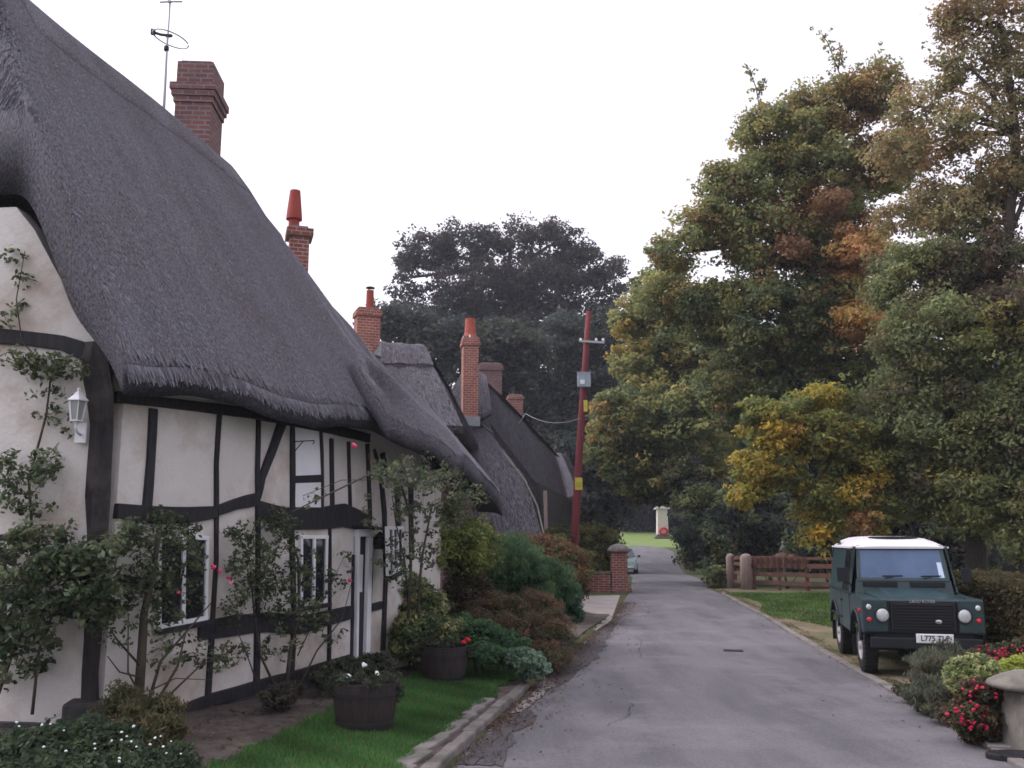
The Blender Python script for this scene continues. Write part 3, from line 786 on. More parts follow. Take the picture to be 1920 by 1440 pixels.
# chimneys ---------------------------------------------------
def chimney(name, parent, c, w, d, z0, z1, m, rz, bands, pot=None, cap='capstone', potm='pot', top_hole=True):
    mb = MB(); c = Vector(c)
    def ring(za, zb, e):
        ww, dd = w + e, d + e
        mb.box((c.x, c.y, (za + zb) / 2), (ww, dd, zb - za), rz=rz)
    zc = z0; cuts = []
    for (a, b_, e) in bands: cuts.append((a, b_, e))
    cuts.sort(); prevz = z0
    for a, b_, e in cuts:
        if a > prevz: ring(prevz, a, 0)
        ring(a, b_, e); prevz = b_
    if prevz < z1: ring(prevz, z1, 0)
    ch = build(name, mb, m, parent, bevel=.012)
    mc = MB(); mc.box((c.x, c.y, z1 + .02), (w * .86, d * .86, .045), rz=rz); build('flaunching', mc, M[cap], ch, bevel=.01)
    return ch

RZ = math.atan2(UU.y, UU.x)
def zat(py, p):   # height of an image row at plan position p
    b_ = (720 - py) / F; return CZ + p.y * (ST + b_ * CT) / (CT - b_ * ST)
# big chimney on the ridge
cc = P(372, 240, 14.15); zt = zat(136, cc); zb = zat(330, cc) - .6
def zz(py): return zat(py, cc)
ch = chimney('chimney', cot, cc, .56, .72, zb, zt, M['brick_old'], RZ - math.radians(62) + .0, [(zz(190), zz(178), .16), (zz(200), zz(190.4), .11), (zz(211), zz(200.4), .05)])
mb = MB(); mb.box((cc.x, cc.y, zt - .06), (.40, .575, .10), rz=RZ - math.radians(62)); build('soot_opening', mb, M['soot'], ch)
# slender stack behind the ridge
c2 = P(561, 440, 17.2)
def z2(py): return zat(py, c2)
ch2 = chimney('chimney', cot, c2, .36, .40, z2(560) - .3, z2(432), M['brick'], .3, [(z2(448), z2(434), .14)])
mb = MB(); pt = P(552, 400, 17.2); mb.lathe((pt.x, pt.y, 0), [(.105, z2(430)), (.105, z2(414)), (.155, z2(412)), (.15, z2(404)), (.10, z2(358)), (.085, z2(358)), (.08, z2(366))], 16)
build('chimney_pot', mb, M['pot'], ch2, smooth=False)

# TV and radio aerial ---------------------------------------
A0 = P(306, 245, 13.7)
def AP(px, py, dy=0.0): return P(px, py, 13.7 + dy)
aer = thing('television_aerial', 'thin radio aerial with looped element on a leaning mast beside the big ridge chimney', 'aerial', A0)
mb = MB(); mb.tube([AP(304, 262), AP(309, 170), AP(313, 90), AP(319, 2)], [.026, .022, .018, .014], 8); build('mast', mb, M['alu'], aer, smooth=True)
mb = MB(); mb.tube([AP(300, 4, -.02), AP(318, 3), AP(342, 3, .03)], .014, 6); mb.box(AP(318, 3), (.05, .04, .03)); build('dipole', mb, M['alu'], aer)
mb = MB(); lc_ = AP(320, 73)
mb.tube([lc_ + Vector((math.cos(t) * .27, math.sin(t) * .27, -.07 * math.cos(t))) for t in np.linspace(0.35, 6.28 + .1, 30)], .011, 6); build('loop', mb, M['alu'], aer, smooth=True)
mb = MB(); mb.tube([AP(286, 60), AP(302, 65), AP(323, 67)], .022, 6); mb.box(AP(287, 60), (.06, .05, .09)); mb.box(AP(316, 67), (.09, .04, .04)); build('boom', mb, M['iron'], aer)
mb = MB(); mb.lathe(AP(312, 91) - Vector((0, 0, .05)), [(.02, 0), (.04, .02), (.04, .08), (.02, .1)], 10); build('amplifier', mb, M['iron'], aer, smooth=True)
mb = MB(); mb.tube([AP(303, 219), AP(324, 218)], .012, 6); build('bracket', mb, M['iron'], aer)

# wall lantern ----------------------------------------------
lp = GW(143, 790, .22)
lan = thing('wall_lantern', 'white coach lantern on a swan neck wall bracket beside the dark corner post', 'lantern', lp)
def lz(py): return zat(py, lp)
six = 6
mb = MB(); mb.lathe((lp.x, lp.y, 0), [(.01, lz(727)), (.018, lz(729)), (.014, lz(734)), (.03, lz(736)), (.05, lz(741)), (.102, lz(750)), (.105, lz(752)), (.09, lz(753))], 6); build('cap', mb, M['white'], lan)
mb = MB(); mb.lathe((lp.x, lp.y, 0), [(.078, lz(753)), (.05, lz(788))], 6); m_gl = mat('lantern_glass', (.30, .31, .31), None, rough=.15, spec=.6); build('glass', mb, m_gl, lan)
mb = MB()
for k in range(6):
    t = 2 * math.pi * k / 6
    mb.tube([(lp.x + .083 * math.cos(t), lp.y + .083 * math.sin(t), lz(752)), (lp.x + .054 * math.cos(t), lp.y + .054 * math.sin(t), lz(789))], .006, 5)
mb.lathe((lp.x, lp.y, 0), [(.02, lz(796)), (.035, lz(792)), (.062, lz(790)), (.06, lz(788))], 6)
build('cage', mb, M['white'], lan)
mb = MB(); bp_ = GW(152, 812, .07); mb.tube([(lp.x, lp.y, lz(792)), (lp.x, lp.y, lz(803)), lp.lerp(bp_, .3) + Vector((0, 0, lz(810) - lp.lerp(bp_, .3).z)), bp_ + Vector((0, 0, -.02))], [.015, .013, .012, .014], 8); build('bracket_arm', mb, M['white'], lan, smooth=True)
mb = MB(); mb.box(bp_, (.12, .03, .20), ax=(GD, GN, Vector((0, 0, 1)))); build('back_plate', mb, M['white'], lan, bevel=.01)

# hanging basket bracket
hb = thing('hanging_bracket', 'small black iron bracket on the white panel under the thatch eave', 'bracket', FW(551, 828, .03))
mb = MB(); a = FW(551, 828, .04); b_ = a + FN * .30; mb.tube([a, b_], .007, 6); mb.tube([FW(551, 848, .04), a + FN * .14], .006, 6)
mb.tube([b_, b_ + Vector((0, 0, -.03)), b_ + Vector((0, 0, -.04)) + FN * -.02], .006, 6); build('arm', mb, M['iron'], hb)
# small dark lantern by the door
dl = thing('wall_lantern', 'small dark square lantern fixed beside the cottage door', 'lantern', FW(712, 1020, .06))
mb = MB(); a = FW(712, 1018, .12); mb.box(a, (.11, .11, .17), ax=(UU, FN, Vector((0, 0, 1)))); build('lamp_body', mb, M['iron'], dl, bevel=.01)
mb = MB(); mb.lathe(a + Vector((0, 0, .085)), [(.085, 0), (.03, .05), (.01, .07)], 4); build('cap', mb, M['iron'], dl)

# ------------------------------------------------------------------ cottages behind
def thatch_patch(name, parent, rows, m, thick=.30, nu=26, nv=20, sag=.0, bulge=.12):
    """rows: grid of world points (from eave to ridge); makes a thick rounded slab"""
    R = [[Vector(p) for p in r] for r in rows]
    nr, ncx = len(R), len(R[0])
    def ev(u, v):
        fu = u * (ncx - 1); fv = v * (nr - 1); i = min(int(fu), ncx - 2); j = min(int(fv), nr - 2); a = fu - i; b_ = fv - j
        return (R[j][i].lerp(R[j][i + 1], a)).lerp(R[j + 1][i].lerp(R[j + 1][i + 1], a), b_)
    c = [R[0][0], R[0][-1], R[-1][0]]
    nrm = (c[1] - c[0]).cross(c[2] - c[0]).normalized()
    if nrm.z < 0: nrm = -nrm
    wu = (R[0][-1] - R[0][0]).length; wv = (R[-1][0] - R[0][0]).length
    vs = []; vb = []; uv = []
    for i in range(nu + 1):
        for j in range(nv + 1):
            u, v = i / nu, j / nv; p = ev(u, v) + nrm * (bulge * math.sin(math.pi * v)) * .8
            d = min(u * wu, (1 - u) * wu, v * wv); rd = max(0, 1 - d / .12) ** 2
            vs.append(p - nrm * (.08 * rd) + nrm * .02 * math.sin(u * 17 + v * 5)); vb.append(p - nrm * thick); uv.append((u * wu, v * wv))
    n = nv + 1; T = len(vs); idx = lambda i, j: i * n + j
    fs = []
    for i in range(nu):
        for j in range(nv):
            fs.append((idx(i, j), idx(i + 1, j), idx(i + 1, j + 1), idx(i, j + 1))); fs.append((T + idx(i, j), T + idx(i, j + 1), T + idx(i + 1, j + 1), T + idx(i + 1, j)))
    rim = [idx(i, 0) for i in range(nu)] + [idx(nu, j) for j in range(nv)] + [idx(i, nv) for i in range(nu, 0, -1)] + [idx(0, j) for j in range(nv, 0, -1)]
    for a, b_ in zip(rim, rim[1:] + rim[:1]): fs.append((a, b_, b_ + T, a + T))
    mb = MB(); mb.add(vs + vb, fs); mb.uv = [(a, b_) for a, b_ in uv] * 2
    ob = build(name, mb, m, parent, smooth=True)
    if wu * wv > 1.5 and len(parent.children) < 12:
        k = int(min(9000, 700 * wu * wv)); V = np.zeros((k, 4, 3)); du = (c[1] - c[0]).normalized()
        for q in range(k):
            u, v = rng.random(), rng.uniform(.03, 1); v2 = max(0, v - .22 * rng.uniform(.5, 1.2) / wv); bl_ = bulge * .8
            A_ = ev(u, v) + nrm * (bl_ * math.sin(math.pi * v) + .012 + .02 * math.sin(u * 17 + v * 5)); B_ = ev(u, v2) + nrm * (bl_ * math.sin(math.pi * v2) + .03 + .02 * math.sin(u * 17 + v2 * 5)); w_ = du * .011
            V[q, 0] = A_ - w_; V[q, 1] = A_ + w_; V[q, 2] = B_ + w_ * .6; V[q, 3] = B_ - w_ * .6
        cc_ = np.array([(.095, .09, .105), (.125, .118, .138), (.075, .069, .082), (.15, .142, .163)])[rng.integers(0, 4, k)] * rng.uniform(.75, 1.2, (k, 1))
        so_ = npmesh('straw', V.reshape(-1, 3), np.arange(k * 4).reshape(-1, 4), M['strawm'], parent=ob, off=tuple(ORG[ob.name]), color=cc_.astype(np.float32)); so_['kind'] = 'stuff'
    return ob

# cottage 3: the thatch block behind with an orange chimney
b3 = PX(790, 27, base_z(27))
c3 = thing('thatched_cottage', 'cottage with square hipped thatch behind the near roof, short orange brick chimney at its left', 'cottage', b3)
E = lambda x, y, Y: P(x, y, Y)
fl, fr_ = E(690, 800, 24.5), E(868, 800, 24.2); rl, rr_ = E(700, 648, 27.3), E(793, 654, 27.3)
bl, br_ = Vector((fl.x, 30.5, fl.z)), Vector((E(885, 800, 24.2).x, 30.5, fr_.z))
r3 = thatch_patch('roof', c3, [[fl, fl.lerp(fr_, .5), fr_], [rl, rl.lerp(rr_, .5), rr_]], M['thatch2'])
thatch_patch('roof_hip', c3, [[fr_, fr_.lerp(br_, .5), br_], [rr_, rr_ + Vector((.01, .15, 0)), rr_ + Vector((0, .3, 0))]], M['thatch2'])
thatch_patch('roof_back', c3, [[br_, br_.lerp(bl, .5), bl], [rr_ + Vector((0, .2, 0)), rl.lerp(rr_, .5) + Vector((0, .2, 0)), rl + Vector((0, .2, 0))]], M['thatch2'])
a = E(700, 694, 26.3) ; b_ = E(812, 690, 26.3)
q0 = fl.lerp(rl, .70) + Vector((0, -.12, .12)); q1 = fr_.lerp(rr_, .70) + Vector((0, -.12, .12))
thatch_patch('ridge', r3, [[q0, q0.lerp(q1, .5), q1], [rl + Vector((0, -.02, .12)), rl.lerp(rr_, .5) + Vector((0, -.02, .12)), rr_ + Vector((0, -.02, .12))]], M['ridge'], thick=.12)
mb = MB(); mb.box(((fl.x + fr_.x) / 2 + .1, 27.4, (base_z(27) + fr_.z) / 2 + .05), (fr_.x - fl.x - .6, 5.4, fr_.z - base_z(27) + .3)); build('wall', mb, M['brick_old'], c3)
c3c = P(688, 625, 25.0)
z3 = lambda py: zat(py, c3c)
chx = chimney('chimney', c3, c3c, .64, .5, z3(720), z3(582), M['brick_orange'], 0.35, [(z3(596), z3(586), .08)])
mb = MB(); mb.lathe((c3c.x + .06, c3c.y, 0), [(.11, z3(581)), (.10, z3(545)), (.085, z3(545)), (.08, z3(548))], 14); build('chimney_pot', mb, M['pot'], chx)
mb = MB(); px_ = c3c.x + .06; mb.lathe((px_, c3c.y, 0), [(.13, z3(540.5)), (.12, z3(539)), (.02, z3(537))], 12)
for k in range(3): mb.tube([(px_ + .09 * math.cos(k * 2.1), c3c.y + .09 * math.sin(k * 2.1), z3(546)), (px_ + .1 * math.cos(k * 2.1), c3c.y + .1 * math.sin(k * 2.1), z3(540))], .008, 5)
build('cowl', mb, M['iron'], chx)
mb = MB(); v = [E(700, 664, 24.6), E(716, 640, 24.6), E(714, 668, 24.6)]; mb.prism(v, (0, .3, 0)); build('flashing', mb, M['lead'], chx)

# cottage 4: catslide toward us, tall chimney through its gable
c4 = thing('thatched_cottage', 'far cottage with a tall orange brick chimney on its gable above a long thatch slope', 'cottage', PX(950, 34, base_z(34)))
# big lower slope (outshot) facing the camera
lo = [[E(765, 1010, 27.5), E(880, 1012, 27.5), E(1018, 1012, 27.8)], [E(800, 905, 29), E(885, 905, 29), E(985, 905, 29.3)], [E(848, 800, 31), E(880, 797, 31), E(906, 800, 31.2)]]
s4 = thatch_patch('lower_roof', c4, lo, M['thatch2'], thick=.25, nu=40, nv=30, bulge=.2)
# bargeboard line along its right edge
mb = MB(); mb.tube([E(945, 850, 30), E(985, 903, 29), E(1008, 950, 28.4), E(1019, 1000, 27.8)], [.03, .03, .03, .03], 6); build('bargeboard', mb, M['stone'], c4)
# main roof, right-hand slope
e0, e1 = E(880, 772, 30.6), E(1066, 938, 41); r0, r1 = E(893, 700, 32.2), E(1040, 850, 43)
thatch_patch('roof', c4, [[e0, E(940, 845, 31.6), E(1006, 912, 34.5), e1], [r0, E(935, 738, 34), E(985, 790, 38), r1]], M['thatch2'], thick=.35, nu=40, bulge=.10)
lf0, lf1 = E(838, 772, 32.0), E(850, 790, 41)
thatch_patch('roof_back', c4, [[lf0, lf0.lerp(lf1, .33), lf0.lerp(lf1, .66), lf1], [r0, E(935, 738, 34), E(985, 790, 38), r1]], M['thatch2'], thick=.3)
# rolled grey gable cap each side of the stack
thatch_patch('gable_cap', c4, [[E(838, 758, 30.8), E(868, 800 - 25, 30.4), E(905, 778, 30.4), E(922, 768, 30.6)], [E(866, 700, 31.4), E(876, 690, 31.6), E(890, 690, 31.6), E(912, 705, 31.6)]], M['ridge'], thick=.3, bulge=.15)
mb = MB()
v = [E(846, 790, 31.6), E(905, 775, 31.6), E(1012, 915, 31.6), E(1022, 1010, 31.6), E(790, 1010, 31.6)]; mb.prism(v, (0, .3, 0))
v = [E(1008, 905, 31.5), E(1068, 935, 41.5), E(1068, 1012, 41.5), E(1008, 1012, 31.5)]; mb.prism(v, (-.3, 0, 0)); build('wall', mb, M['plinth'], c4)
mb = MB(); mb.tube([E(1022, 920, 31.1), E(1024, 1000, 31.1)], .07, 6); build('wall_post', mb, M['palewood'], c4)
c4c = P(881, 700, 30.2)
z4 = lambda py: zat(py, c4c)
chx = chimney('chimney', c4, c4c, .50, .50, z4(800), z4(634), M['brick_orange'], 0.18, [(z4(650), z4(643), .10), (z4(642.6), z4(636), .05)])
mb = MB(); mb.lathe((c4c.x, c4c.y, 0), [(.24, z4(634)), (.20, z4(628)), (.19, z4(626)), (.16, z4(600)), (.17, z4(598)), (.13, z4(598))], 16); build('chimney_pot', mb, M['pot_orange'], chx)
mb = MB(); mb.lathe((c4c.x, c4c.y, 0), [(.27, z4(637)), (.27, z4(634)), (.22, z4(630))], 4); build('flaunching_bands', mb, M['white'], chx)
mb = MB(); mb.box((c4c.x, c4c.y, z4(792)), (.62, .6, .32), rz=.18); build('flashing', mb, M['lead'], chx, bevel=.02)
cw = P(919, 705, 36); zw = lambda py: zat(py, cw)
chimney('chimney', c4, cw, .86, .6, zw(790), zw(684), M['brick_old'], .15, [(zw(697), zw(688), .10)])
cw = P(966, 745, 42); zw5 = lambda py: zat(py, cw)
chx = chimney('chimney', c4, cw, .66, .5, zw5(800), zw5(742), M['brick'], .15, [(zw5(750), zw5(745), .08)])
mb = MB(); mb.lathe((cw.x, cw.y, 0), [(.16, zw5(741)), (.13, zw5(733))], 12); build('chimney_pot', mb, M['soilpot'], chx)

# cottage 5: last thatch end
c5 = thing('thatched_cottage', 'farthest small thatched roof end showing past the eave of the tall chimney cottage', 'cottage', PX(1040, 46, base_z(46)))
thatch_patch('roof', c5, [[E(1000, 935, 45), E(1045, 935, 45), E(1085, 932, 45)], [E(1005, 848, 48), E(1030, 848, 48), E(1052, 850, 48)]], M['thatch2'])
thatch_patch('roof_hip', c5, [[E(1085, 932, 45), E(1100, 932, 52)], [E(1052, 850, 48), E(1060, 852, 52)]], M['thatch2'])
mb = MB(); a = E(1004, 935, 45.6); b_ = E(1076, 935, 45.6); mb.box(((a.x + b_.x) / 2, 48, (a.z + .1 + base_z(46)) / 2), (b_.x - a.x, 4.4, a.z - base_z(46) + .2)); build('wall', mb, M['plinth'], c5)
# ------------------------------------------------------------------ foliage
def unit(v): return v / np.maximum(np.linalg.norm(v, axis=-1, keepdims=True), 1e-9)

def leaf_cloud(C, R, cnt, size, cols, flat=.6, aspect=.55, up=.5, out=.5, shell=.35, var=.25, droop=0.0):
    """C (n,3) clump centres, R (n,) radii, cnt leaves each, cols (n,3) clump colours -> V, F, colour"""
    n = len(C); k = int(cnt)
    d = unit(rng.normal(size=(n, k, 3)))
    rr_ = (shell + (1 - shell) * rng.random((n, k)) ** .6)
    off = d * rr_[..., None] * R[:, None, None]; off[..., 2] *= flat
    p = C[:, None, :] + off
    nrm = unit(d * out + np.array([0, 0, up]) + rng.normal(size=(n, k, 3)) * .55)
    a = unit(np.cross(nrm, rng.normal(size=(n, k, 3)))); b = np.cross(nrm, a)
    if droop: a = unit(a + np.array([0, 0, -droop]))
    s = size * rng.uniform(.6, 1.3, (n, k, 1))
    V = np.stack([p - a * s, p + b * s * aspect, p + a * s, p - b * s * aspect], 2)
    c = cols[:, None, :] * rng.uniform(1 - var, 1 + var, (n, k, 1)) * (1 + rng.normal(0, .06, (n, k, 3)))
    return V.reshape(-1, 3), c.reshape(-1, 3)

def lobe(px, py, Y, rx, ry, dr=1.0):
    c = P(px, py, Y); s = Y / F
    return (np.array(c), np.array([rx * s, rx * s * dr, ry * s]))

def fill(lobes, cr, dens=1.0, inner=.45, jit=.1):
    Cs = []
    for c, r in lobes:
        vol = r[0] * r[1] * r[2]; nn = max(4, int(dens * 7.0 * (vol / cr ** 3) ** .86))
        d = unit(rng.normal(size=(nn, 3))); q = (inner + (1 - inner) * rng.random(nn) ** .7)[:, None]
        Cs.append(c + d * q * r)
    return np.concatenate(Cs)

def pick(pal, n, var=.18):
    pal = np.array(pal); i = rng.integers(0, len(pal), n); return pal[i] * rng.uniform(1 - var, 1 + var, (n, 1))

def tint_patches(C, cols, patches):
    for (px, py, Y, rp, pal, prob) in patches:
        c = np.array(P(px, py, Y)); r = rp * Y / F
        # nearness measured sideways and in height, a loose column of turned twigs
        dd = np.sqrt((C[:, 0] - c[0]) ** 2 + (C[:, 2] - c[2]) ** 2 + .12 * (C[:, 1] - c[1]) ** 2)
        m_ = (dd < r) & (rng.random(len(C)) < prob)
        cols[m_] = pick(pal, m_.sum())
    return cols

def crown_obj(name, parent, lobes, cr, leaf, pal, nleaf=90, patches=(), shoots=(), dens=1.0, org=None, bary=None, **kw):
    C = fill(lobes, cr, dens, kw.pop('inner', .45))
    R = cr * rng.uniform(.6, 1.25, len(C))
    cols = pick(pal, len(C))
    cols = tint_patches(C, cols, patches)
    V, c = leaf_cloud(C, R, nleaf, leaf, cols, **kw)
    # loose outer sprays and leading shoots
    if cr > .25:
        j = rng.random(len(C)) < .55; k2 = int(j.sum())
        V2, c2 = leaf_cloud(C[j] + rng.normal(0, cr * .62, (k2, 3)), np.full(k2, cr * .6), max(6, nleaf // 5), leaf, cols[j] * 1.1, **kw)
        V = np.concatenate([V, V2]); c = np.concatenate([c, c2])
    if shoots:
        CS = []
        for pts, Y, r0 in shoots:
            q = [np.array(P(x, y, Y)) for x, y in pts]
            for a, b in zip(q, q[1:]):
                k = max(3, int(np.linalg.norm(b - a) / .05))
                for jj in range(k): CS.append(a + (b - a) * jj / k + rng.normal(0, r0 * .75, 3))
        CS = np.array(CS); V2, c2 = leaf_cloud(CS, np.full(len(CS), .10), 7, leaf * .8, pick(pal, len(CS)), **kw)
        V = np.concatenate([V, V2]); c = np.concatenate([c, c2])
    n = len(V) // 4
    off = org if org is not None else (0, 0, 0)
    o = npmesh(name, V, np.arange(n * 4).reshape(-1, 4), M['leaf'], parent=parent, off=tuple(off), color=c.astype(np.float32))
    return o, C, R

def tree(name, label, lobes, trunk, cr, leaf, pal, tr=.3, group=None, cat='tree', limbs=5, **kw):
    b = Vector(trunk[0]); t = thing(name, label, cat, b, group=group)
    o, C, R = crown_obj('crown', t, lobes, cr, leaf, pal, org=b, **kw)
    mb = MB(); tp = [Vector(p) for p in trunk]; n = len(tp)
    mb.tube([tp[0] - Vector((0, 0, .3))] + tp, [tr * 1.35] + [tr * (1.1 - .6 * i / max(n - 1, 1)) for i in range(n)], 10)
    for c, r in lobes:
        c = Vector(c); s0 = min(tp[1:] or tp, key=lambda q: (q - c).length + 2 * max(0, q.z - c.z))
        mid = s0.lerp(c, .5) + Vector((rng.normal(0, .1), rng.normal(0, .1), .12 * (c - s0).length))
        mb.tube([s0, mid, c], [tr * .42, tr * .3, tr * .16], 6)
        for k in range(limbs):
            j = rng.integers(0, len(C)); q = Vector(C[j])
            if (q - c).length < max(r) * 1.1:
                mb.tube([mid.lerp(c, rng.random()), c.lerp(q, .55) + Vector((0, 0, .1)), q], [tr * .14, tr * .09, tr * .03], 5)
    for pts, Y, r0 in kw.get('shoots', ()):
        mb.tube([P(x, y, Y) for x, y in pts][::-1], [.03 - .02 * i / (len(pts)) for i in range(len(pts))], 5)
    build('trunk', mb, M['bark'], t, smooth=True, flip=False)
    return t

def bloom(parent, m, pts, r, fl=.7, nb=1):
    mb = MB()
    for k in range(nb):
        dd = Vector((0, 0, 0)) if nb == 1 else Vector((rng.normal(), rng.normal(), rng.normal())).normalized() * r * .55
        mb.blob(dd, (r, r, r * fl), 7, 5)
    o0 = None
    for p in pts:
        if o0 is None: o = build('flower', mb, M[m], parent, local=True, smooth=True, flip=False); o0 = o
        else: o = o0.copy(); COL.objects.link(o); o.parent = parent
        o.location = Vector(p) - ORG[parent.name]; s_ = rng.uniform(.7, 1.25); o.scale = (s_, s_, s_); o.rotation_euler = (rng.normal(0, .4), rng.normal(0, .4), rng.random() * 6)

def shrub(name, label, lobes, cr, leaf, pal, cat='shrub', nleaf=60, stems=6, base=None, group=None, flowers=None, **kw):
    c0, r0 = lobes[0]
    if base is None:
        bx = float(np.mean([c[0] for c, r in lobes])); by = float(np.mean([c[1] for c, r in lobes])); base = Vector((bx, by, g(bx, by)))
    t = thing(name, label, cat, base, group=group)
    o, C, R = crown_obj('foliage', t, lobes, cr, leaf, pal, nleaf=nleaf, org=base, **kw)
    if stems:
        mb = MB()
        for k in range(stems):
            q = Vector(C[rng.integers(0, len(C))]); s = base + Vector((rng.normal(0, .06), rng.normal(0, .06), 0))
            mb.tube([s, s.lerp(q, .5) + Vector((rng.normal(0, .05), rng.normal(0, .05), .08)), q], [.018, .012, .005], 5)
        build('stems', mb, M['stem'], t, smooth=True, flip=False)
    if flowers:
        fname, m, pts, sz = flowers
        bloom(t, m, pts, sz * .62, .7, 4)
    return t

OL = [(.290, .295, .110), (.240, .265, .105), (.340, .310, .110), (.190, .225, .100)]
DG = [(.130, .170, .080), (.160, .195, .090), (.105, .140, .075), (.215, .225, .095)]
OR = [(.60, .37, .17), (.54, .31, .15), (.56, .40, .15)]
YE = [(.52, .36, .06), (.44, .34, .065), (.34, .30, .07)]
RB = [(.32, .19, .11), (.27, .17, .10), (.34, .20, .09)]
BK = [(.055, .070, .060), (.068, .080, .064), (.085, .088, .062), (.045, .058, .053)]

# --- the great round tree at the back
Yb = 84
tree('round_tree', 'tall round headed dark tree against the white sky at the end of the lane', [lobe(*a) for a in [
    (800, 470, Yb, 55, 42), (770, 520, Yb, 45, 55), (870, 455, Yb, 60, 42), (960, 450, Yb, 60, 38), (1030, 460, Yb, 62, 45), (1090, 500, Yb, 60, 50),
    (1140, 530, Yb, 44, 52), (900, 540, Yb, 90, 50, 1.2), (1010, 545, Yb, 90, 52, 1.2), (850, 600, Yb, 90, 45), (1090, 600, Yb, 70, 40), (770, 590, Yb, 50, 30), (965, 620, Yb, 90, 40)]],
    [PX(955, Yb, base_z(60)), P(955, 800, Yb), P(950, 640, Yb), P(955, 540, Yb)], 1.0, .17, [(.06, .062, .050), (.085, .07, .058), (.052, .06, .05)], tr=.7, nleaf=70, dens=.66, limbs=8, flat=.6)
# --- dark trees below it, far
def darktree(name, label, ls, base, Y, pal=BK, cr=1.0, leaf=.20, nleaf=60, **kw):
    return tree(name, label, [lobe(*a) for a in ls], [PX(base, Y, float(base_z(min(Y, 100)))), P(base, ls[0][1] + 40, Y)], cr, leaf, pal, tr=.35, nleaf=nleaf, inner=.3, **kw)
darktree('dark_tree', 'dark bushy tree behind the orange chimney of the square hipped thatch', [(760, 620, 62, 60, 50), (800, 690, 62, 70, 70), (850, 640, 62, 60, 50), (710, 600, 62, 25, 25), (820, 780, 62, 80, 60)], 790, 62)
darktree('dark_tree', 'dark tree directly above the far cottage with the tall chimney', [(940, 650, 66, 90, 50), (980, 730, 66, 80, 80), (920, 720, 66, 60, 60), (1010, 820, 66, 70, 70)], 960, 66)
darktree('dark_tree', 'dark tree behind the top of the red telegraph pole', [(1080, 640, 70, 80, 55), (1120, 700, 70, 80, 80), (1060, 780, 70, 80, 90), (1140, 800, 70, 70, 90), (1190, 620, 70, 40, 50), (1190, 730, 70, 50, 90)], 1110, 70)
darktree('dark_tree', 'low dark tree between the farthest thatch end and the telegraph pole', [(1075, 880, 56, 60, 60), (1110, 930, 56, 60, 60), (1150, 880, 56, 60, 80), (1020, 860, 60, 40, 50), (1135, 970, 60, 30, 50)], 1100, 56, cr=.8)
darktree('dark_tree', 'very dark tree closing the end of the lane behind the stone memorial', [(1200, 900, 120, 80, 60), (1250, 940, 122, 90, 60), (1180, 970, 122, 50, 34), (1300, 900, 120, 70, 80), (1150, 900, 120, 60, 70), (1215, 1000, 130, 70, 26)], 1210, 122, cr=1.6, leaf=.34, pal=[(.02, .026, .02), (.028, .034, .024)])
# branch arching over the lane, dark
# --- right-hand trees
T4 = [(1185, 600, 42, 42, 45), (1240, 560, 42, 60, 60), (1300, 640, 42, 90, 80), (1210, 690, 42, 60, 70), (1180, 790, 40, 80, 60), (1150, 850, 40, 50, 50), (1270, 800, 40, 90, 90), (1230, 890, 40, 80, 50), (1320, 900, 40, 70, 70), (1340, 760, 42, 80, 90)]
tree('lime_tree', 'olive green tree leaning over the lane just right of the telegraph pole', [lobe(*a) for a in T4],
     [PX(1345, 40, base_z(40)), P(1330, 960, 40), P(1300, 820, 41), P(1270, 680, 42)], .62, .115, OL + DG[:1], tr=.32, nleaf=88, dens=1.0,
     patches=[(1200, 640, 42, 45, [(.42, .33, .09), (.36, .30, .09)], .6), (1120, 790, 40, 50, [(.34, .25, .09)], .5), (1250, 950, 40, 90, [(.10, .095, .04)], .4)])
T2 = [(1330, 420, 30, 62, 55), (1400, 360, 30, 60, 70), (1370, 340, 30, 50, 40), (1440, 260, 30, 60, 60), (1510, 230, 30, 70, 70), (1580, 200, 30, 55, 60), (1530, 330, 30, 90, 90), (1640, 170, 30, 60, 60), (1660, 300, 30, 70, 80), (1440, 450, 30, 90, 70), (1560, 460, 30, 100, 90),
      (1265, 475, 31, 48, 45), (1255, 560, 31, 55, 50), (1340, 580, 31, 90, 60), (1450, 600, 30, 110, 90), (1580, 620, 30, 110, 110), (1400, 720, 31, 90, 80), (1520, 740, 31, 110, 80), (1615, 462, 28.0, 40, 20), (1655, 468, 28.2, 26, 18), (1605, 585, 28.0, 28, 22), (1650, 600, 28.0, 28, 16), (1490, 452, 28.4, 22, 26), (1560, 376, 28.4, 30, 22)]
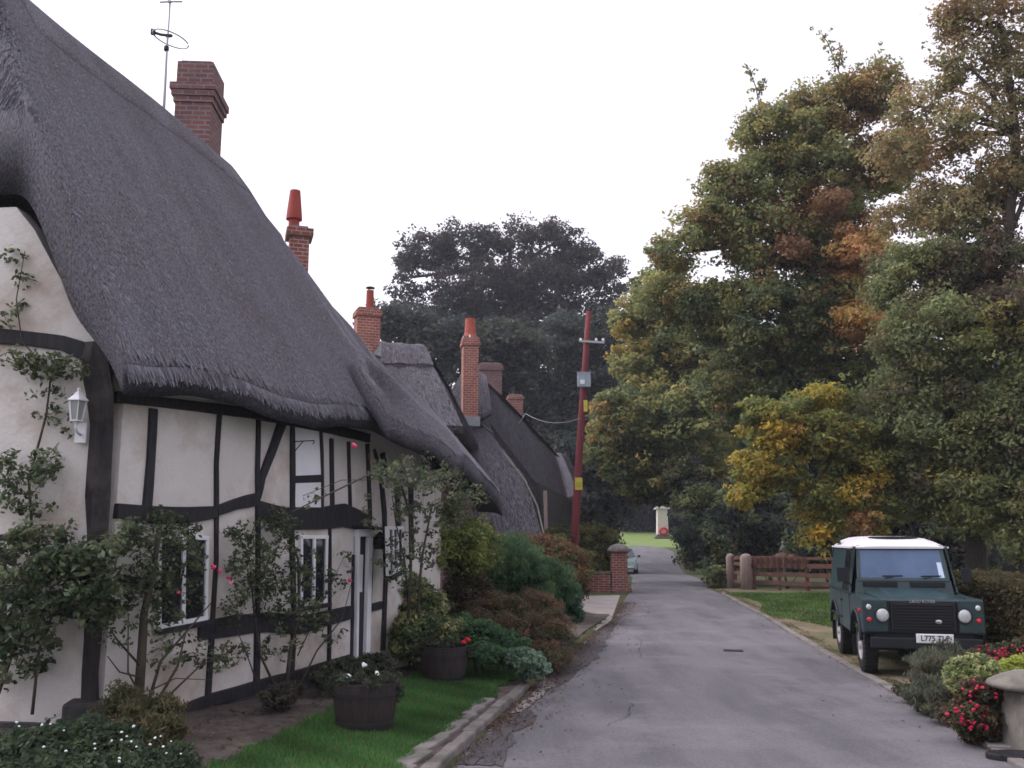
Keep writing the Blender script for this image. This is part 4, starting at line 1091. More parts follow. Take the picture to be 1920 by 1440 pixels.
tree('field_maple', 'tall spreading maple turning orange at its top, in the middle of the right-hand trees', [lobe(*a) for a in T2],
     [PX(1600, 33, base_z(33)), P(1595, 950, 32.5), P(1560, 750, 31), P(1520, 500, 30), P(1510, 330, 30)], .50, .076, OL + [(.23, .17, .07)], tr=.32, nleaf=96, dens=1.15, limbs=8,
     patches=[(1640, 240, 30, 110, [(.32, .20, .10), (.26, .18, .085), (.36, .21, .09)], .75), (1520, 180, 30, 80, [(.26, .21, .085)], .5), (1480, 400, 30, 50, [(.22, .12, .05)], .6), (1550, 500, 30, 45, OR[:2] + RB, .55), (1620, 460, 30, 55, [(.50, .26, .10), (.42, .24, .10)], .8),
              (1630, 590, 30, 50, [(.46, .30, .09), (.50, .30, .09)], .75), (1500, 640, 30, 40, [(.28, .26, .08)], .5), (1400, 660, 30, 150, DG, .6), (1560, 720, 30, 130, DG, .75), (1480, 560, 30, 100, DG, .5),
              (1620, 462, 28.2, 60, OR, 1.0), (1628, 592, 28.2, 60, OR + YE[:1], 1.0), (1490, 452, 28.4, 34, RB, 1.0), (1560, 376, 28.4, 34, RB, 1.0)],
     shoots=[([(1402, 125), (1410, 145), (1418, 165), (1422, 190), (1428, 215), (1440, 270)], 30, .19), ([(1434, 150), (1422, 178)], 30, .12), ([(1540, 62), (1552, 80), (1560, 100), (1575, 140), (1582, 170), (1590, 200)], 30, .22), ([(1578, 85), (1572, 130)], 30, .14), ([(1612, 120), (1590, 160)], 30, .13), ([(1498, 165), (1505, 200)], 30, .2), ([(1410, 250), (1440, 290)], 30, .22), ([(1640, 100), (1650, 150)], 30, .2), ([(1300, 345), (1340, 390)], 30, .2)])
T1 = [(1840, 40, 23, 85, 70), (1800, 110, 23, 50, 50), (1900, 150, 23, 60, 80), (1780, 30, 23, 40, 30), (1830, 230, 23, 75, 55), (1720, 200, 24, 50, 50), (1900, 310, 23, 60, 60), (1760, 280, 24, 60, 40), (1960, 80, 23, 80, 100), (1980, 300, 23, 80, 120), (1800, 400, 24, 90, 50), (1700, 400, 25, 60, 40), (1770, 160, 24, 44, 40), (1690, 290, 25, 60, 50), (1850, 350, 24, 80, 40), (1760, 380, 25, 60, 50)]
tree('tall_tree', 'tallest loose branched tree with thinning brownish leaves at the right edge', [lobe(*a) for a in T1],
     [PX(1920, 23.5, base_z(23)), P(1915, 700, 23.5), P(1890, 450, 23.3), P(1905, 250, 23.1), P(1880, 60, 23)], .42, .062, [(.33, .26, .13), (.28, .25, .12), (.38, .28, .14), (.22, .21, .10)], tr=.17, nleaf=66, dens=.80, limbs=12,
     patches=[(1830, 40, 23, 70, [(.20, .12, .05)], .5), (1790, 300, 23, 40, OR[:1] + RB, .4)])
T5 = [(1720, 520, 24, 90, 70), (1840, 500, 24, 100, 80), (1760, 640, 23, 110, 90), (1900, 620, 23, 100, 100), (1700, 760, 24, 80, 80), (1800, 790, 23, 100, 90), (1900, 800, 22.5, 90, 110), (1730, 900, 24, 80, 70), (1850, 930, 23, 100, 80), (1930, 980, 22, 60, 80), (1990, 700, 23, 90, 200)]
tree('dark_green_tree', 'broad dark green tree filling the space right of the parked off-road car roof', [lobe(*a) for a in T5],
     [PX(1830, 24, base_z(24)), P(1830, 900, 24), P(1820, 650, 23.6)], .46, .062, [DG[1], DG[3], OL[1], OL[3], (.16, .15, .08)], tr=.26, nleaf=120, dens=1.25, inner=.4,
     patches=[(1850, 640, 23, 60, [(.36, .32, .09)], .4), (1880, 520, 23, 120, [(.17, .13, .085), (.14, .12, .08)], .8), (1800, 870, 22, 35, [(.40, .36, .09)], .45)])
T3 = [(1440, 800, 24, 55, 50), (1425, 870, 24, 50, 45), (1405, 930, 24, 34, 24), (1500, 800, 24.3, 60, 50), (1560, 820, 24, 70, 50), (1470, 880, 24, 50, 40), (1600, 880, 24, 60, 50), (1560, 940, 24, 70, 45), (1620, 960, 24, 70, 40), (1540, 1000, 23.6, 40, 16), (1650, 850, 25, 70, 70), (1540, 745, 24.5, 50, 26)]
tree('young_maple', 'smaller golden yellow maple in front of the dark trees, above the off-road car', [lobe(*a) for a in T3],
     [PX(1640, 25.5, base_z(25)), P(1635, 960, 25.3), P(1600, 880, 24.8)], .34, .062, [(.20, .22, .07), (.25, .25, .07), (.33, .28, .07), (.15, .18, .07)], tr=.12, nleaf=84, dens=1.0, inner=.5, limbs=5,
     patches=[(1440, 850, 24, 62, YE, .65), (1400, 930, 24, 40, YE, .75), (1470, 800, 24, 30, YE + OR[:1], .7), (1600, 930, 24, 55, YE, .55), (1600, 985, 24, 32, OR, .9), (1540, 1000, 24, 40, YE, .5), (1540, 748, 24, 35, YE[1:], .6)])
# dark undergrowth behind the fence and beside the lane
tree('yew_tree', 'dense dark evergreen standing on the right edge of the lane before the fence', [lobe(*a) for a in [(1320, 960, 37, 50, 60), (1300, 1010, 36, 34, 50), (1350, 1020, 35, 34, 60), (1370, 960, 36, 45, 60), (1345, 1075, 34, 22, 24), (1290, 900, 38, 45, 40), (1275, 1010, 40, 14, 30)]],
     [PX(1335, 36, base_z(36)), P(1335, 1000, 36)], .45, .085, DG + BK, tr=.2, nleaf=90, inner=.2)
for i, (a, lab) in enumerate([([(1430, 960, 38, 60, 60), (1480, 1000, 36, 50, 45), (1420, 1030, 38, 40, 30)], 'dark thicket bush behind the left end of the brown rail fence'),
                              ([(1540, 970, 34, 60, 60), (1520, 1030, 34, 60, 30), (1600, 1010, 34, 60, 50)], 'dark thicket bush behind the brown fence beside the off-road car'),
                              ([(1700, 1000, 30, 80, 60), (1800, 1020, 29, 80, 60), (1650, 1060, 31, 60, 50)], 'dark thicket bush straight behind the off-road car')]):
    shrub('thicket', lab, [lobe(*q) for q in a], .5, .09, BK + DG[:2], nleaf=90, inner=.15, stems=8)
# far woodland that reads as one mass
Cw = []
for i in range(260):
    x = rng.uniform(-90, 110); y = rng.uniform(135, 160); Cw.append((x, y, CZ + 5 + rng.uniform(-4, 4)))
for i in range(420):
    y = rng.uniform(52, 84); x = rng.uniform(.22, .72) * y; Cw.append((x, y, CZ - 2 + rng.random() ** .8 * (y * .21)))
Cw = np.array(Cw); V, c = leaf_cloud(Cw, np.where(Cw[:, 1] > 100, 4.5, 2.0), 150, .45, pick(BK + DG[:1], len(Cw)))
o = npmesh('far_woodland', V, np.arange(len(V)).reshape(-1, 4), M['leaf'], color=c.astype(np.float32)); o['kind'] = 'stuff'

# ------------------------------------------------------------------ hedges
def hedge(name, label, p0, p1, w, h, pal, leaf=.03, n=9000, cat='hedge', group=None):
    p0, p1 = Vector(p0), Vector(p1); d = (p1 - p0); Ld = d.length; d.normalize(); s = Vector((-d.y, d.x, 0))
    t = thing(name, label, cat, p0.lerp(p1, .5), group=group)
    u = rng.random(n) * Ld; a = rng.random(n); 
    hh = np.where(a < .45, 1.0, rng.random(n)); ww = np.where(a < .45, rng.uniform(-1, 1, n), np.where(rng.random(n) < .5, -1, 1))
    hh = hh * (1 + .03 * np.sin(u * 2)) + rng.normal(0, .02, n); ww = ww + rng.normal(0, .05, n)
    P0 = np.array(p0); X = P0[0] + d.x * u + s.x * ww * w / 2; Yv = P0[1] + d.y * u + s.y * ww * w / 2
    z = G(X, Yv) + hh * h
    C = np.stack([X, Yv, z], 1)
    V, c = leaf_cloud(C, np.full(n, leaf * 2.2), 9, leaf, pick(pal, n))
    npmesh('foliage', V, np.arange(len(V)).reshape(-1, 4), M['leaf'], parent=t, off=tuple(t.location), color=c.astype(np.float32))
    mb = MB(); c0 = p0.lerp(p1, .5); mb.box((c0.x, c0.y, g(c0.x, c0.y) + h / 2 - .06), (Ld * .97, w - .12, h - .14), ax=(d, s, Vector((0, 0, 1))))
    build('branches', mb, mat('hedge_core', (.02, .018, .012), None, rough=1), t)
    return t
hr0 = PX(1822, 17.5, 0); hr1 = PX(2080, 13.0, 0)
hedge('clipped_hedge', 'low clipped yellowish hedge to the right of the parked off-road car', (hr0.x, hr0.y, g(hr0.x, hr0.y)), (hr1.x, hr1.y, g(hr1.x, hr1.y)), 1.0, 1.32, [(.10, .085, .035), (.07, .07, .03), (.12, .095, .04), (.055, .05, .028)], n=5200)
h0 = PX(1020, 32.5, 0); h1 = PX(1160, 31.8, 0)
shrub('hedge_bush', 'yellowish green bushy hedge around the foot of the telegraph pole', [lobe(*a) for a in [(1035, 1020, 31, 34, 34), (1075, 1030, 32.5, 40, 42), (1120, 1025, 32.5, 38, 42), (1148, 1045, 32.5, 20, 34), (1095, 1060, 32, 50, 30)]], .28, .055, [(.12, .13, .035), (.09, .10, .03), (.06, .075, .028), (.14, .12, .05)], nleaf=80, inner=.25)

# ------------------------------------------------------------------ garden shrubs on the left
def S(name, label, ls, cr, leaf, pal, **kw): return shrub(name, label, [lobe(*a) for a in ls], cr, leaf, [tuple(min(.5, v * 1.35) for v in p) for p in pal], **kw)
S('variegated_shrub', 'pale cream edged euonymus shrub beside the cottage door', [(760, 1130, 14.2, 55, 55), (730, 1190, 13.9, 45, 48), (790, 1190, 13.6, 60, 44), (845, 1200, 13.6, 42, 34), (800, 1130, 14.4, 40, 30), (740, 1090, 14.8, 36, 26)], .13, .034, [(.20, .22, .10), (.13, .17, .075), (.26, .26, .13), (.055, .09, .045), (.09, .12, .06)], nleaf=50, inner=.5, var=.4)
S('yellow_green_shrub', 'tall yellow green shrub between the cottage end and the brown mound', [(825, 985, 16.8, 44, 44), (880, 1000, 17, 44, 34), (800, 1040, 15.6, 46, 70), (850, 1060, 16.5, 50, 50), (835, 960, 15.8, 30, 26), (820, 1000, 15.7, 44, 40), (870, 1030, 16, 44, 40), (900, 1010, 16.4, 36, 30), (905, 1040, 17, 36, 30), (780, 1100, 16, 40, 40)], .17, .032, [(.19, .23, .07), (.14, .18, .06), (.095, .13, .05), (.24, .26, .08)], nleaf=60, inner=.3)
S('dark_shrub', 'dark leaved shrub at the foot of the yellow green shrub', [(820, 1130, 16.0, 60, 50), (870, 1110, 16.3, 50, 40)], .16, .03, [(.04, .045, .028), (.055, .06, .03), (.07, .05, .035)], nleaf=60, inner=.3)
S('feathery_shrub', 'bright green feathery broom like shrub behind the brown mound', [(930, 1075, 18, 64, 54), (985, 1072, 18, 60, 52), (1030, 1105, 18, 46, 52), (900, 1052, 18.5, 48, 38), (955, 1036, 18.5, 54, 34)], .17, .045, [(.085, .16, .075), (.065, .125, .06), (.12, .19, .09), (.045, .09, .045)], nleaf=110, aspect=.16, up=.2, droop=-.9, inner=.35)
S('teal_shrub', 'blue green leafy plant at the right end of the feathery shrub', [(1060, 1125, 18.4, 26, 34), (1045, 1090, 18.6, 24, 26), (1072, 1145, 18.2, 18, 18)], .14, .05, [(.05, .12, .07), (.07, .14, .09), (.04, .09, .055)], nleaf=60, aspect=.35, inner=.35)
S('brown_mound_shrub', 'rounded reddish brown mound shrub spilling toward the lane edge', [(930, 1150, 16, 65, 38), (990, 1150, 15.8, 60, 40), (1030, 1190, 15.2, 44, 46), (900, 1190, 15.2, 44, 44), (965, 1195, 15.0, 70, 46), (1030, 1230, 14.6, 36, 26)], .15, .026, [(.15, .09, .06), (.11, .075, .048), (.14, .105, .06), (.07, .06, .038), (.10, .10, .05), (.085, .09, .048)], nleaf=110, aspect=.3, inner=.4)
S('rust_hedge_bush', 'rusty brown leaved bush sloping down behind the bright green shrub', [(950, 1030, 23, 50, 28), (1010, 1035, 22.5, 60, 36), (1060, 1060, 22, 48, 42), (1085, 1090, 21.5, 26, 38), (1000, 1065, 22, 70, 30)], .2, .035, [(.17, .085, .045), (.13, .07, .04), (.10, .075, .04), (.08, .085, .038), (.10, .10, .04)], nleaf=70, inner=.3)
S('silver_plant', 'low silvery green plant spilling onto the kerb stones', [(985, 1240, 13.2, 36, 22), (1010, 1255, 13.1, 20, 16), (950, 1235, 13.4, 26, 18)], .09, .03, [(.16, .24, .17), (.12, .19, .13), (.20, .27, .20)], nleaf=46, inner=.3, stems=3)
S('leafy_groundcover', 'low dark green leafy plants at the back edge of the lawn by the second tub', [(900, 1190, 13.6, 44, 24), (915, 1225, 13.2, 36, 18), (950, 1205, 14.0, 40, 20), (870, 1175, 13.9, 36, 22)], .10, .034, [(.06, .13, .06), (.08, .16, .075), (.045, .09, .045)], nleaf=46, inner=.3, stems=3)

# ------------------------------------------------------------------ climbers and roses against the cottage
def wallpt(px, py, out, which='F'):
    return {'F': FW, 'G': GW, 'F2': FW2}[which](px, py, out)
def climber(name, label, blobs, stems, flowers, cr, leaf, pal, which, base, cat='climbing rose', nleaf=26, dens=1.0, **kw):
    """blobs: (px,py,rx,ry,depth out,n) of leaf sprays in front of the wall"""
    b = base; t = thing(name, label, cat, b)
    C = []
    for px, py, rx, ry, out, n in blobs:
        for k in range(max(2, int(n * .72))):
            a = rng.random() * 6.283; q = math.sqrt(rng.random())
            p = wallpt(px + rx * q * math.cos(a), py + ry * q * math.sin(a), max(.05, out * rng.uniform(.3, 1.7)), which); C.append(tuple(p))
    C = np.array(C)
    V, c = leaf_cloud(C, cr * rng.uniform(.5, 1.3, len(C)), nleaf, leaf, pick(pal, len(C)), flat=.8, var=.4, **kw)
    npmesh('foliage', V, np.arange(len(V)).reshape(-1, 4), M['leaf'], parent=t, off=tuple(b), color=c.astype(np.float32))
    mb = MB()
    for pts, r0, r1, out in stems:
        q = [wallpt(x, y, out, which) for x, y in pts]; n = len(q)
        q = [v + Vector((rng.normal(0, .012), rng.normal(0, .012), 0)) for v in q]
        mb.tube(q, [r0 + (r1 - r0) * i / max(n - 1, 1) for i in range(n)], 6)
    build('stems', mb, M['stem'], t, smooth=True, flip=False)
    for (px, py, out, r, mname) in flowers:
        mb = MB(); p = wallpt(px, py, out, which)
        for k in range(8):
            d = Vector((rng.normal(), rng.normal(), rng.normal())).normalized() * r * .45; mb.blob(p + d, (r * .55, r * .55, r * .4), 7, 5)
        build('flower', mb, M[mname], t, smooth=True, flip=False)
    return t
RG = [(.085, .115, .060), (.115, .145, .076), (.14, .17, .095), (.06, .08, .048), (.20, .23, .14)]
def gp(px, py, which='F'):
    p = wallpt(px, py, .3, which); return Vector((p.x, p.y, g(p.x, p.y)))
climber('climbing_rose', 'large leafy rose mass around the lower gable wall at the left edge',
        [(60, 1050, 80, 50, .35, 80), (110, 1100, 90, 70, .40, 120), (20, 1130, 60, 70, .35, 60), (170, 1060, 50, 50, .35, 60), (180, 1130, 50, 50, .3, 60), (40, 1210, 60, 50, .3, 60), (10, 1270, 24, 16, .3, 8), (80, 1000, 60, 20, .3, 26)],
        [([(-20, 1350), (10, 1250), (60, 1120), (130, 1060)], .02, .008, .3), ([(60, 1340), (70, 1220), (110, 1120)], .015, .008, .3)],
        [(52, 1025, .5, .02, 'pink')], .10, .036, RG + [(.06, .10, .05)], 'G', gp(30, 1360, 'G'), nleaf=20)
climber('climbing_vine', 'vine with dark leaves climbing the upper gable wall under the thatch edge',
        [(50, 880, 60, 35, .22, 66), (20, 930, 50, 30, .2, 34), (90, 860, 40, 20, .18, 22), (100, 690, 62, 22, .16, 64), (40, 672, 44, 16, .16, 34), (100, 740, 40, 30, .1, 10), (90, 780, 34, 22, .1, 12), (30, 480, 22, 22, .08, 7), (40, 520, 20, 20, .08, 8), (20, 575, 34, 18, .08, 10), (10, 615, 24, 12, .08, 6), (130, 800, 20, 26, .1, 6), (60, 950, 50, 14, .2, 16)],
        [([(60, 1000), (50, 900), (90, 780), (100, 700), (40, 640), (30, 560), (45, 470)], .014, .004, .08), ([(50, 900), (110, 830)], .008, .004, .12), ([(100, 690), (160, 700)], .01, .004, .12)],
        [], .075, .030, RG, 'G', gp(60, 1350, 'G'), cat='climber', nleaf=10)
climber('climbing_rose', 'leafless stemmed rose around the first ground floor window with a few pink blooms',
        [(300, 990, 75, 32, .25, 70), (240, 1060, 45, 70, .25, 70), (300, 1060, 40, 80, .22, 60), (350, 1080, 40, 70, .2, 40), (280, 1150, 60, 30, .25, 36), (330, 1220, 60, 40, .25, 26), (230, 1010, 30, 30, .2, 22), (400, 1230, 40, 36, .2, 16), (220, 1190, 22, 40, .2, 8)],
        [([(262, 1330), (262, 1230), (268, 1150), (285, 1080), (300, 990)], .05, .022, .22), ([(275, 1330), (300, 1240), (345, 1190), (400, 1130)], .018, .006, .25), ([(280, 1335), (330, 1250), (350, 1180)], .018, .006, .3), ([(262, 1250), (215, 1200), (200, 1180)], .012, .006, .22), ([(262, 1270), (220, 1260), (205, 1230)], .01, .005, .24), ([(280, 1330), (240, 1260), (240, 1150)], .012, .005, .26), ([(300, 1320), (370, 1250), (420, 1225)], .012, .004, .3), ([(290, 1290), (330, 1272), (395, 1275)], .008, .004, .3)],
        [(400, 1063, .25, .034, 'pink'), (412, 1071, .25, .03, 'pink'), (428, 1082, .25, .028, 'pink'), (432, 1092, .25, .034, 'palepink'), (334, 1111, .3, .02, 'pink')], .085, .028, RG, 'F', gp(270, 1330), nleaf=15)
climber('climbing_rose', 'second rose bush trained up between the two front windows of the cottage',
        [(450, 1000, 22, 24, .2, 16), (465, 1060, 40, 60, .22, 60), (520, 980, 40, 26, .22, 34), (530, 1040, 45, 55, .25, 70), (500, 1110, 60, 40, .25, 70), (590, 1090, 40, 60, .25, 44), (560, 1160, 60, 34, .25, 46), (430, 1150, 30, 30, .2, 16), (620, 1180, 30, 26, .22, 12), (440, 1220, 34, 24, .2, 14), (640, 1060, 24, 40, .15, 10), (530, 1215, 50, 22, .2, 16)],
        [([(535, 1300), (545, 1220), (560, 1150), (560, 1050), (530, 960)], .028, .01, .22), ([(520, 1300), (490, 1230), (480, 1150), (460, 1040), (445, 1000)], .016, .005, .22), ([(560, 1290), (590, 1220), (640, 1160), (655, 1090)], .014, .004, .22), ([(490, 1310), (470, 1240), (440, 1180)], .010, .004, .22), ([(560, 1230), (610, 1120), (645, 1040)], .008, .003, .2), ([(470, 1000), (475, 985)], .006, .004, .2)],
        [(656, 1088, .2, .034, 'pink')], .08, .027, RG, 'F', gp(530, 1290), nleaf=15)
climber('climbing_rose', 'arching rose with long sprays under the projecting thatch at the far wall end',
        [(750, 885, 50, 26, .6, 90), (820, 895, 54, 30, .7, 120), (880, 925, 34, 20, .8, 60), (850, 960, 40, 30, .6, 60), (760, 940, 30, 40, .3, 40), (800, 1000, 40, 60, .4, 70), (770, 1060, 40, 40, .35, 30), (700, 960, 20, 50, .15, 10), (600, 930, 30, 14, .15, 5), (830, 860, 34, 14, .5, 12), (735, 1060, 24, 50, .2, 24)],
        [([(765, 1160), (770, 1060), (768, 960), (750, 900), (690, 890), (600, 935), (550, 960)], .025, .005, .3), ([(785, 1150), (790, 1050), (810, 950), (860, 920), (905, 912)], .022, .004, .4), ([(770, 1150), (755, 1050), (740, 980), (735, 930)], .015, .005, .25), ([(750, 900), (800, 885), (850, 890)], .01, .004, .5), ([(690, 850), (700, 900), (640, 900), (570, 930)], .006, .003, .25)],
        [(664, 835, .3, .036, 'pink')], .085, .028, RG + [(.12, .11, .09)], 'F2', gp(765, 1180, 'F2'), nleaf=13)

# foreground low bed
def fpts(px0, px1, py0, py1, n, Y0, Y1):
    out = []
    for k in range(n):
        py = rng.uniform(py0, py1); px = rng.uniform(px0, px1); Y = np.interp(py, [py0, py1], [Y1, Y0]); out.append(P(px, py, Y))
    return out
S('white_flowering_plant', 'low dark leafy plant dotted with small white flowers in the near left corner', [(60, 1420, 7.6, 90, 46), (150, 1400, 7.8, 90, 46), (230, 1400, 7.8, 70, 40), (100, 1470, 7.2, 160, 50), (300, 1440, 7.4, 70, 40), (0, 1400, 7.8, 60, 20)], .10, .026, [(.03, .05, .028), (.045, .065, .035), (.06, .085, .045)], cat='flowering plant', nleaf=46, inner=.3, stems=8)
t = thing('white_flower_cluster', 'scattered tiny white blossoms over the near left corner planting', 'flowers', on_ground(110, 1430, .3))
bpy.data.objects.remove(t)
_wf = []
for p in fpts(20, 340, 1350, 1440, 34, 7.15, 7.7): _wf.append(p)
wf = [o for o in bpy.data.objects if o.name.startswith('white_flowering_plant')][0]
bloom(wf, 'whitefl', _wf, .011)
S('feathery_bush', 'brownish green wispy bush at the foot of the first rose trunk', [(270, 1350, 8.2, 62, 50), (230, 1320, 8.4, 44, 36), (310, 1385, 8.0, 44, 44), (260, 1420, 7.8, 80, 40)], .10, .03, [(.075, .075, .035), (.055, .06, .03), (.10, .09, .045)], nleaf=60, aspect=.25, inner=.25, up=.2, droop=-.6)
S('bed_plant', 'small dark plant in the bed against the plinth below the second rose', [(520, 1310, 9.9, 34, 16), (540, 1295, 10.2, 30, 14)], .07, .022, [(.05, .045, .04), (.07, .065, .045)], nleaf=40, stems=3)
S('bed_plant', 'grey green plants spreading in the bed behind the nearer wooden tub', [(650, 1255, 11.6, 50, 16), (700, 1245, 12, 40, 16), (610, 1275, 11, 34, 14)], .08, .026, [(.055, .07, .045), (.08, .09, .06), (.04, .05, .035)], nleaf=44, stems=3)

# ------------------------------------------------------------------ half-barrel planters
def barrel(label, px, py, wpx, hpx, plants, lean=0.0):
    b = on_ground(px, py, .17); b.z = g(b.x, b.y) + .02
    s = b.y / F; r = wpx * s / 2; h = hpx * s
    b = b + Vector((0, r * .8, 0))
    t = thing('barrel_planter', label, 'planter', b, group='wooden tubs on the lawn')
    mb = MB(); mb.lathe(b, [(r * .84, 0), (r * .93, h * .35), (r, h * .75), (r * 1.02, h), (r * .93, h), (r * .91, h * .82)], 28); build('tub', mb, M['barrel'], t)
    for hh, rr2 in ((.16, .885), (.78, 1.01)):
        mb = MB(); mb.lathe(b, [(r * rr2, h * hh - .018), (r * rr2 + .006, h * hh - .018), (r * rr2 + .008, h * hh + .018), (r * rr2, h * hh + .018)], 28); build('hoop', mb, M['iron'], t)
    mb = MB(); mb.lathe(b, [(r * .90, h * .83), (r * .5, h * .88), (.02, h * .9)], 20); build('soil', mb, M['soilpot'], t)
    C = []; 
    for k in range(46):
        a = rng.random() * 6.28; q = math.sqrt(rng.random()) * r * 1.02; C.append((b.x + q * math.cos(a), b.y + q * math.sin(a), b.z + h * (.98 + .22 * rng.random())))
    for k in range(10): C.append((b.x - r * 1.0 + rng.normal(0, .02), b.y - r * .25 + rng.normal(0, .05), b.z + h * rng.uniform(.72, 1.0)))
    for k in range(10): C.append((b.x + r * 1.02 + rng.normal(0, .02), b.y - r * .1 + rng.normal(0, .05), b.z + h * rng.uniform(.62, 1.0)))
    C = np.array(C); V, c = leaf_cloud(C, np.full(len(C), .055), 24, .02, pick(plants, len(C)))
    npmesh('plants', V, np.arange(len(V)).reshape(-1, 4), M['leaf'], parent=t, off=tuple(b), color=c.astype(np.float32))
    return t, b, r, h
GP = [(.045, .055, .035), (.065, .08, .05), (.09, .11, .075)]
t, b, r, h = barrel('dark wooden half barrel planter with white flowers, nearer of the two on the lawn', 676, 1372, 120, 84, GP)
for q in [(-.5, -.2, 1.12), (-.1, .3, 1.32), (.35, -.1, 1.16), (-.75, -.5, .92), (-.8, -.45, .84)]:
    mb = MB(); p = b + Vector((q[0] * r, q[1] * r, q[2] * h))
    for k in range(5):
        d = Vector((rng.normal(), rng.normal(), rng.normal())).normalized() * .016; mb.blob(p + d, .017, 6, 4)
    build('flower', mb, M['whitefl'], t, smooth=True)
t, b, r, h = barrel('dark wooden half barrel planter with one red flower, farther of the two on the lawn', 830, 1279, 88, 62, GP)
mb = MB(); p = b + Vector((r * .9, -.05, h * 1.15))
for k in range(7):
    d = Vector((rng.normal() * 1.6, rng.normal(), rng.normal() * .6)).normalized() * .04; mb.blob(p + d, (.035, .03, .018), 7, 4)
build('flower', mb, M['poppy'], t, smooth=True)
# ------------------------------------------------------------------ telegraph pole
pb = on_ground(1074, 1104); pb = PX(1073, 31.0, 0); pb.z = g(pb.x, pb.y)
YP = 31.0
def Q(px, py, dy=0.0): return P(px, py, YP + dy)
pole = thing('telegraph_pole', 'tall leaning reddish brown telegraph pole with a grey box and yellow signs', 'telegraph pole', pb)
mb = MB(); mb.tube([Vector((pb.x, pb.y, pb.z - .3)), Q(1076, 1040), Q(1086, 850), Q(1096, 700), Q(1104, 584)], [.15, .145, .125, .11, .095], 14); build('shaft', mb, M['polewood'], pole, smooth=True)
mb = MB(); mb.box(Q(1095, 712, -.2), (.44, .16, .50)); mb.box(Q(1095, 699, -.2), (.47, .20, .03)); build('junction_box', mb, M['greybox'], pole, bevel=.012)
mb = MB(); mb.box(Q(1092, 716, -.295), (.15, .012, .14)); build('label_plate', mb, M['white'], pole)
for (x, y, w, h) in ((1085, 907, .24, .40), (1098, 761, .13, .38)):
    mb = MB(); mb.box(Q(x, y, -.17), (w, .02, h)); sg = build('warning_sign', mb, M['yellow'], pole)
    mb = MB(); a = Q(x, y, -.185)
    if h > .39: mb.box(a + Vector((0, 0, .02)), (w * .7, .008, .012)); mb.box(a + Vector((0, 0, -.05)), (w * .7, .008, .012)); mb.box(a + Vector((0, 0, -.10)), (w * .5, .008, .012))
    else: mb.box(a, (w * .5, .008, .012))
    build('lettering', mb, M['iron'], sg)
mb = MB(); mb.box(Q(1110, 641, -.13), (.85, .07, .07), ax=(Vector((.98, 0, -.06)).normalized(), Vector((0, 1, 0)), Vector((.06, 0, .98)))); build('crossarm', mb, M['alu'], pole)
for x in (1089, 1118, 1131):
    mb = MB(); mb.lathe(Q(x, 640, -.13), [(.025, 0), (.05, .03), (.04, .09), (.015, .11)], 8); build('insulator', mb, M['white'], pole)
mb = MB()
for z in range(6): 
    a = Q(1083 + z * 1.2, 880 - z * 28); mb.tube([a + Vector((-.26, 0, 0)), a + Vector((.26, 0, 0))], .012, 5)
build('step_irons', mb, M['iron'], pole)
def wire(label, a, b_, sag, r=.012, n=18):
    mb = MB(); a = Vector(a); b_ = Vector(b_)
    mb.tube([a.lerp(b_, k / n) - Vector((0, 0, sag * 4 * (k / n) * (1 - k / n))) for k in range(n + 1)], r, 5)
    return tagit(build('overhead_cable', mb, M['alu'], origin=a, smooth=True), label, 'cable')
wire('thin pale cable from the pole box down toward the far cottage eave', Q(1086, 785, -.1), P(985, 775, 37), .25)
wire('thin slack cable hanging across the thatch below the tall chimney', P(905, 795, 30.2), P(985, 775, 37), .55)

# ------------------------------------------------------------------ brick pier and garden wall
bp0 = on_ground(1163, 1112); YB = bp0.y
pier = thing('brick_pier', 'red brick gate pier with a rounded weathered cap at the left edge of the lane', 'pier', bp0)
s = YB / F; w = 29 * s; hp = 74 * s
mb = MB(); mb.box((bp0.x, bp0.y + w / 2, bp0.z + hp / 2), (w, w, hp)); build('shaft', mb, M['brick'], pier, bevel=.01)
mb = MB(); mb.lathe((bp0.x, bp0.y + w / 2, bp0.z + hp), [(w * .72, 0), (w * .72, .06), (w * .66, .12), (w * .5, .20), (w * .25, .25), (.02, .27)], 16); build('cap', mb, M['capstone'], pier, smooth=True)
mb = MB(); mb.lathe((bp0.x, bp0.y + w / 2, bp0.z), [(w * .85, -.05), (w * .8, .12), (w * .7, .16)], 4); build('footing', mb, M['brick_old'], pier)
wl = PX(1085, YB + .6, 0)
gw = thing('garden_wall', 'low red brick garden wall with pale coping running left from the brick pier', 'wall', (wl.x, wl.y, g(wl.x, wl.y)))
a = Vector((wl.x - 1.5, wl.y + .6, 0)); b_ = Vector((bp0.x - w / 2 - .003, bp0.y + w / 2, 0)); d = (b_ - a); Lw = d.length; d.normalize(); sd = Vector((-d.y, d.x, 0)); c = a.lerp(b_, .5)
zb_ = g(c.x, c.y); mb = MB(); mb.box((c.x, c.y, zb_ + .30), (Lw, .22, .66), ax=(d, sd, Vector((0, 0, 1)))); build('brickwork', mb, M['brick'], gw)
mb = MB(); 
for k in range(9): p = a.lerp(b_, (k + .5) / 9); mb.box((p.x, p.y, zb_ + .655 + rng.normal(0, .006)), (Lw / 9 - .012, .27, .05), ax=(d, sd, Vector((0, 0, 1))))
build('coping', mb, M['stone'], gw, bevel=.01)

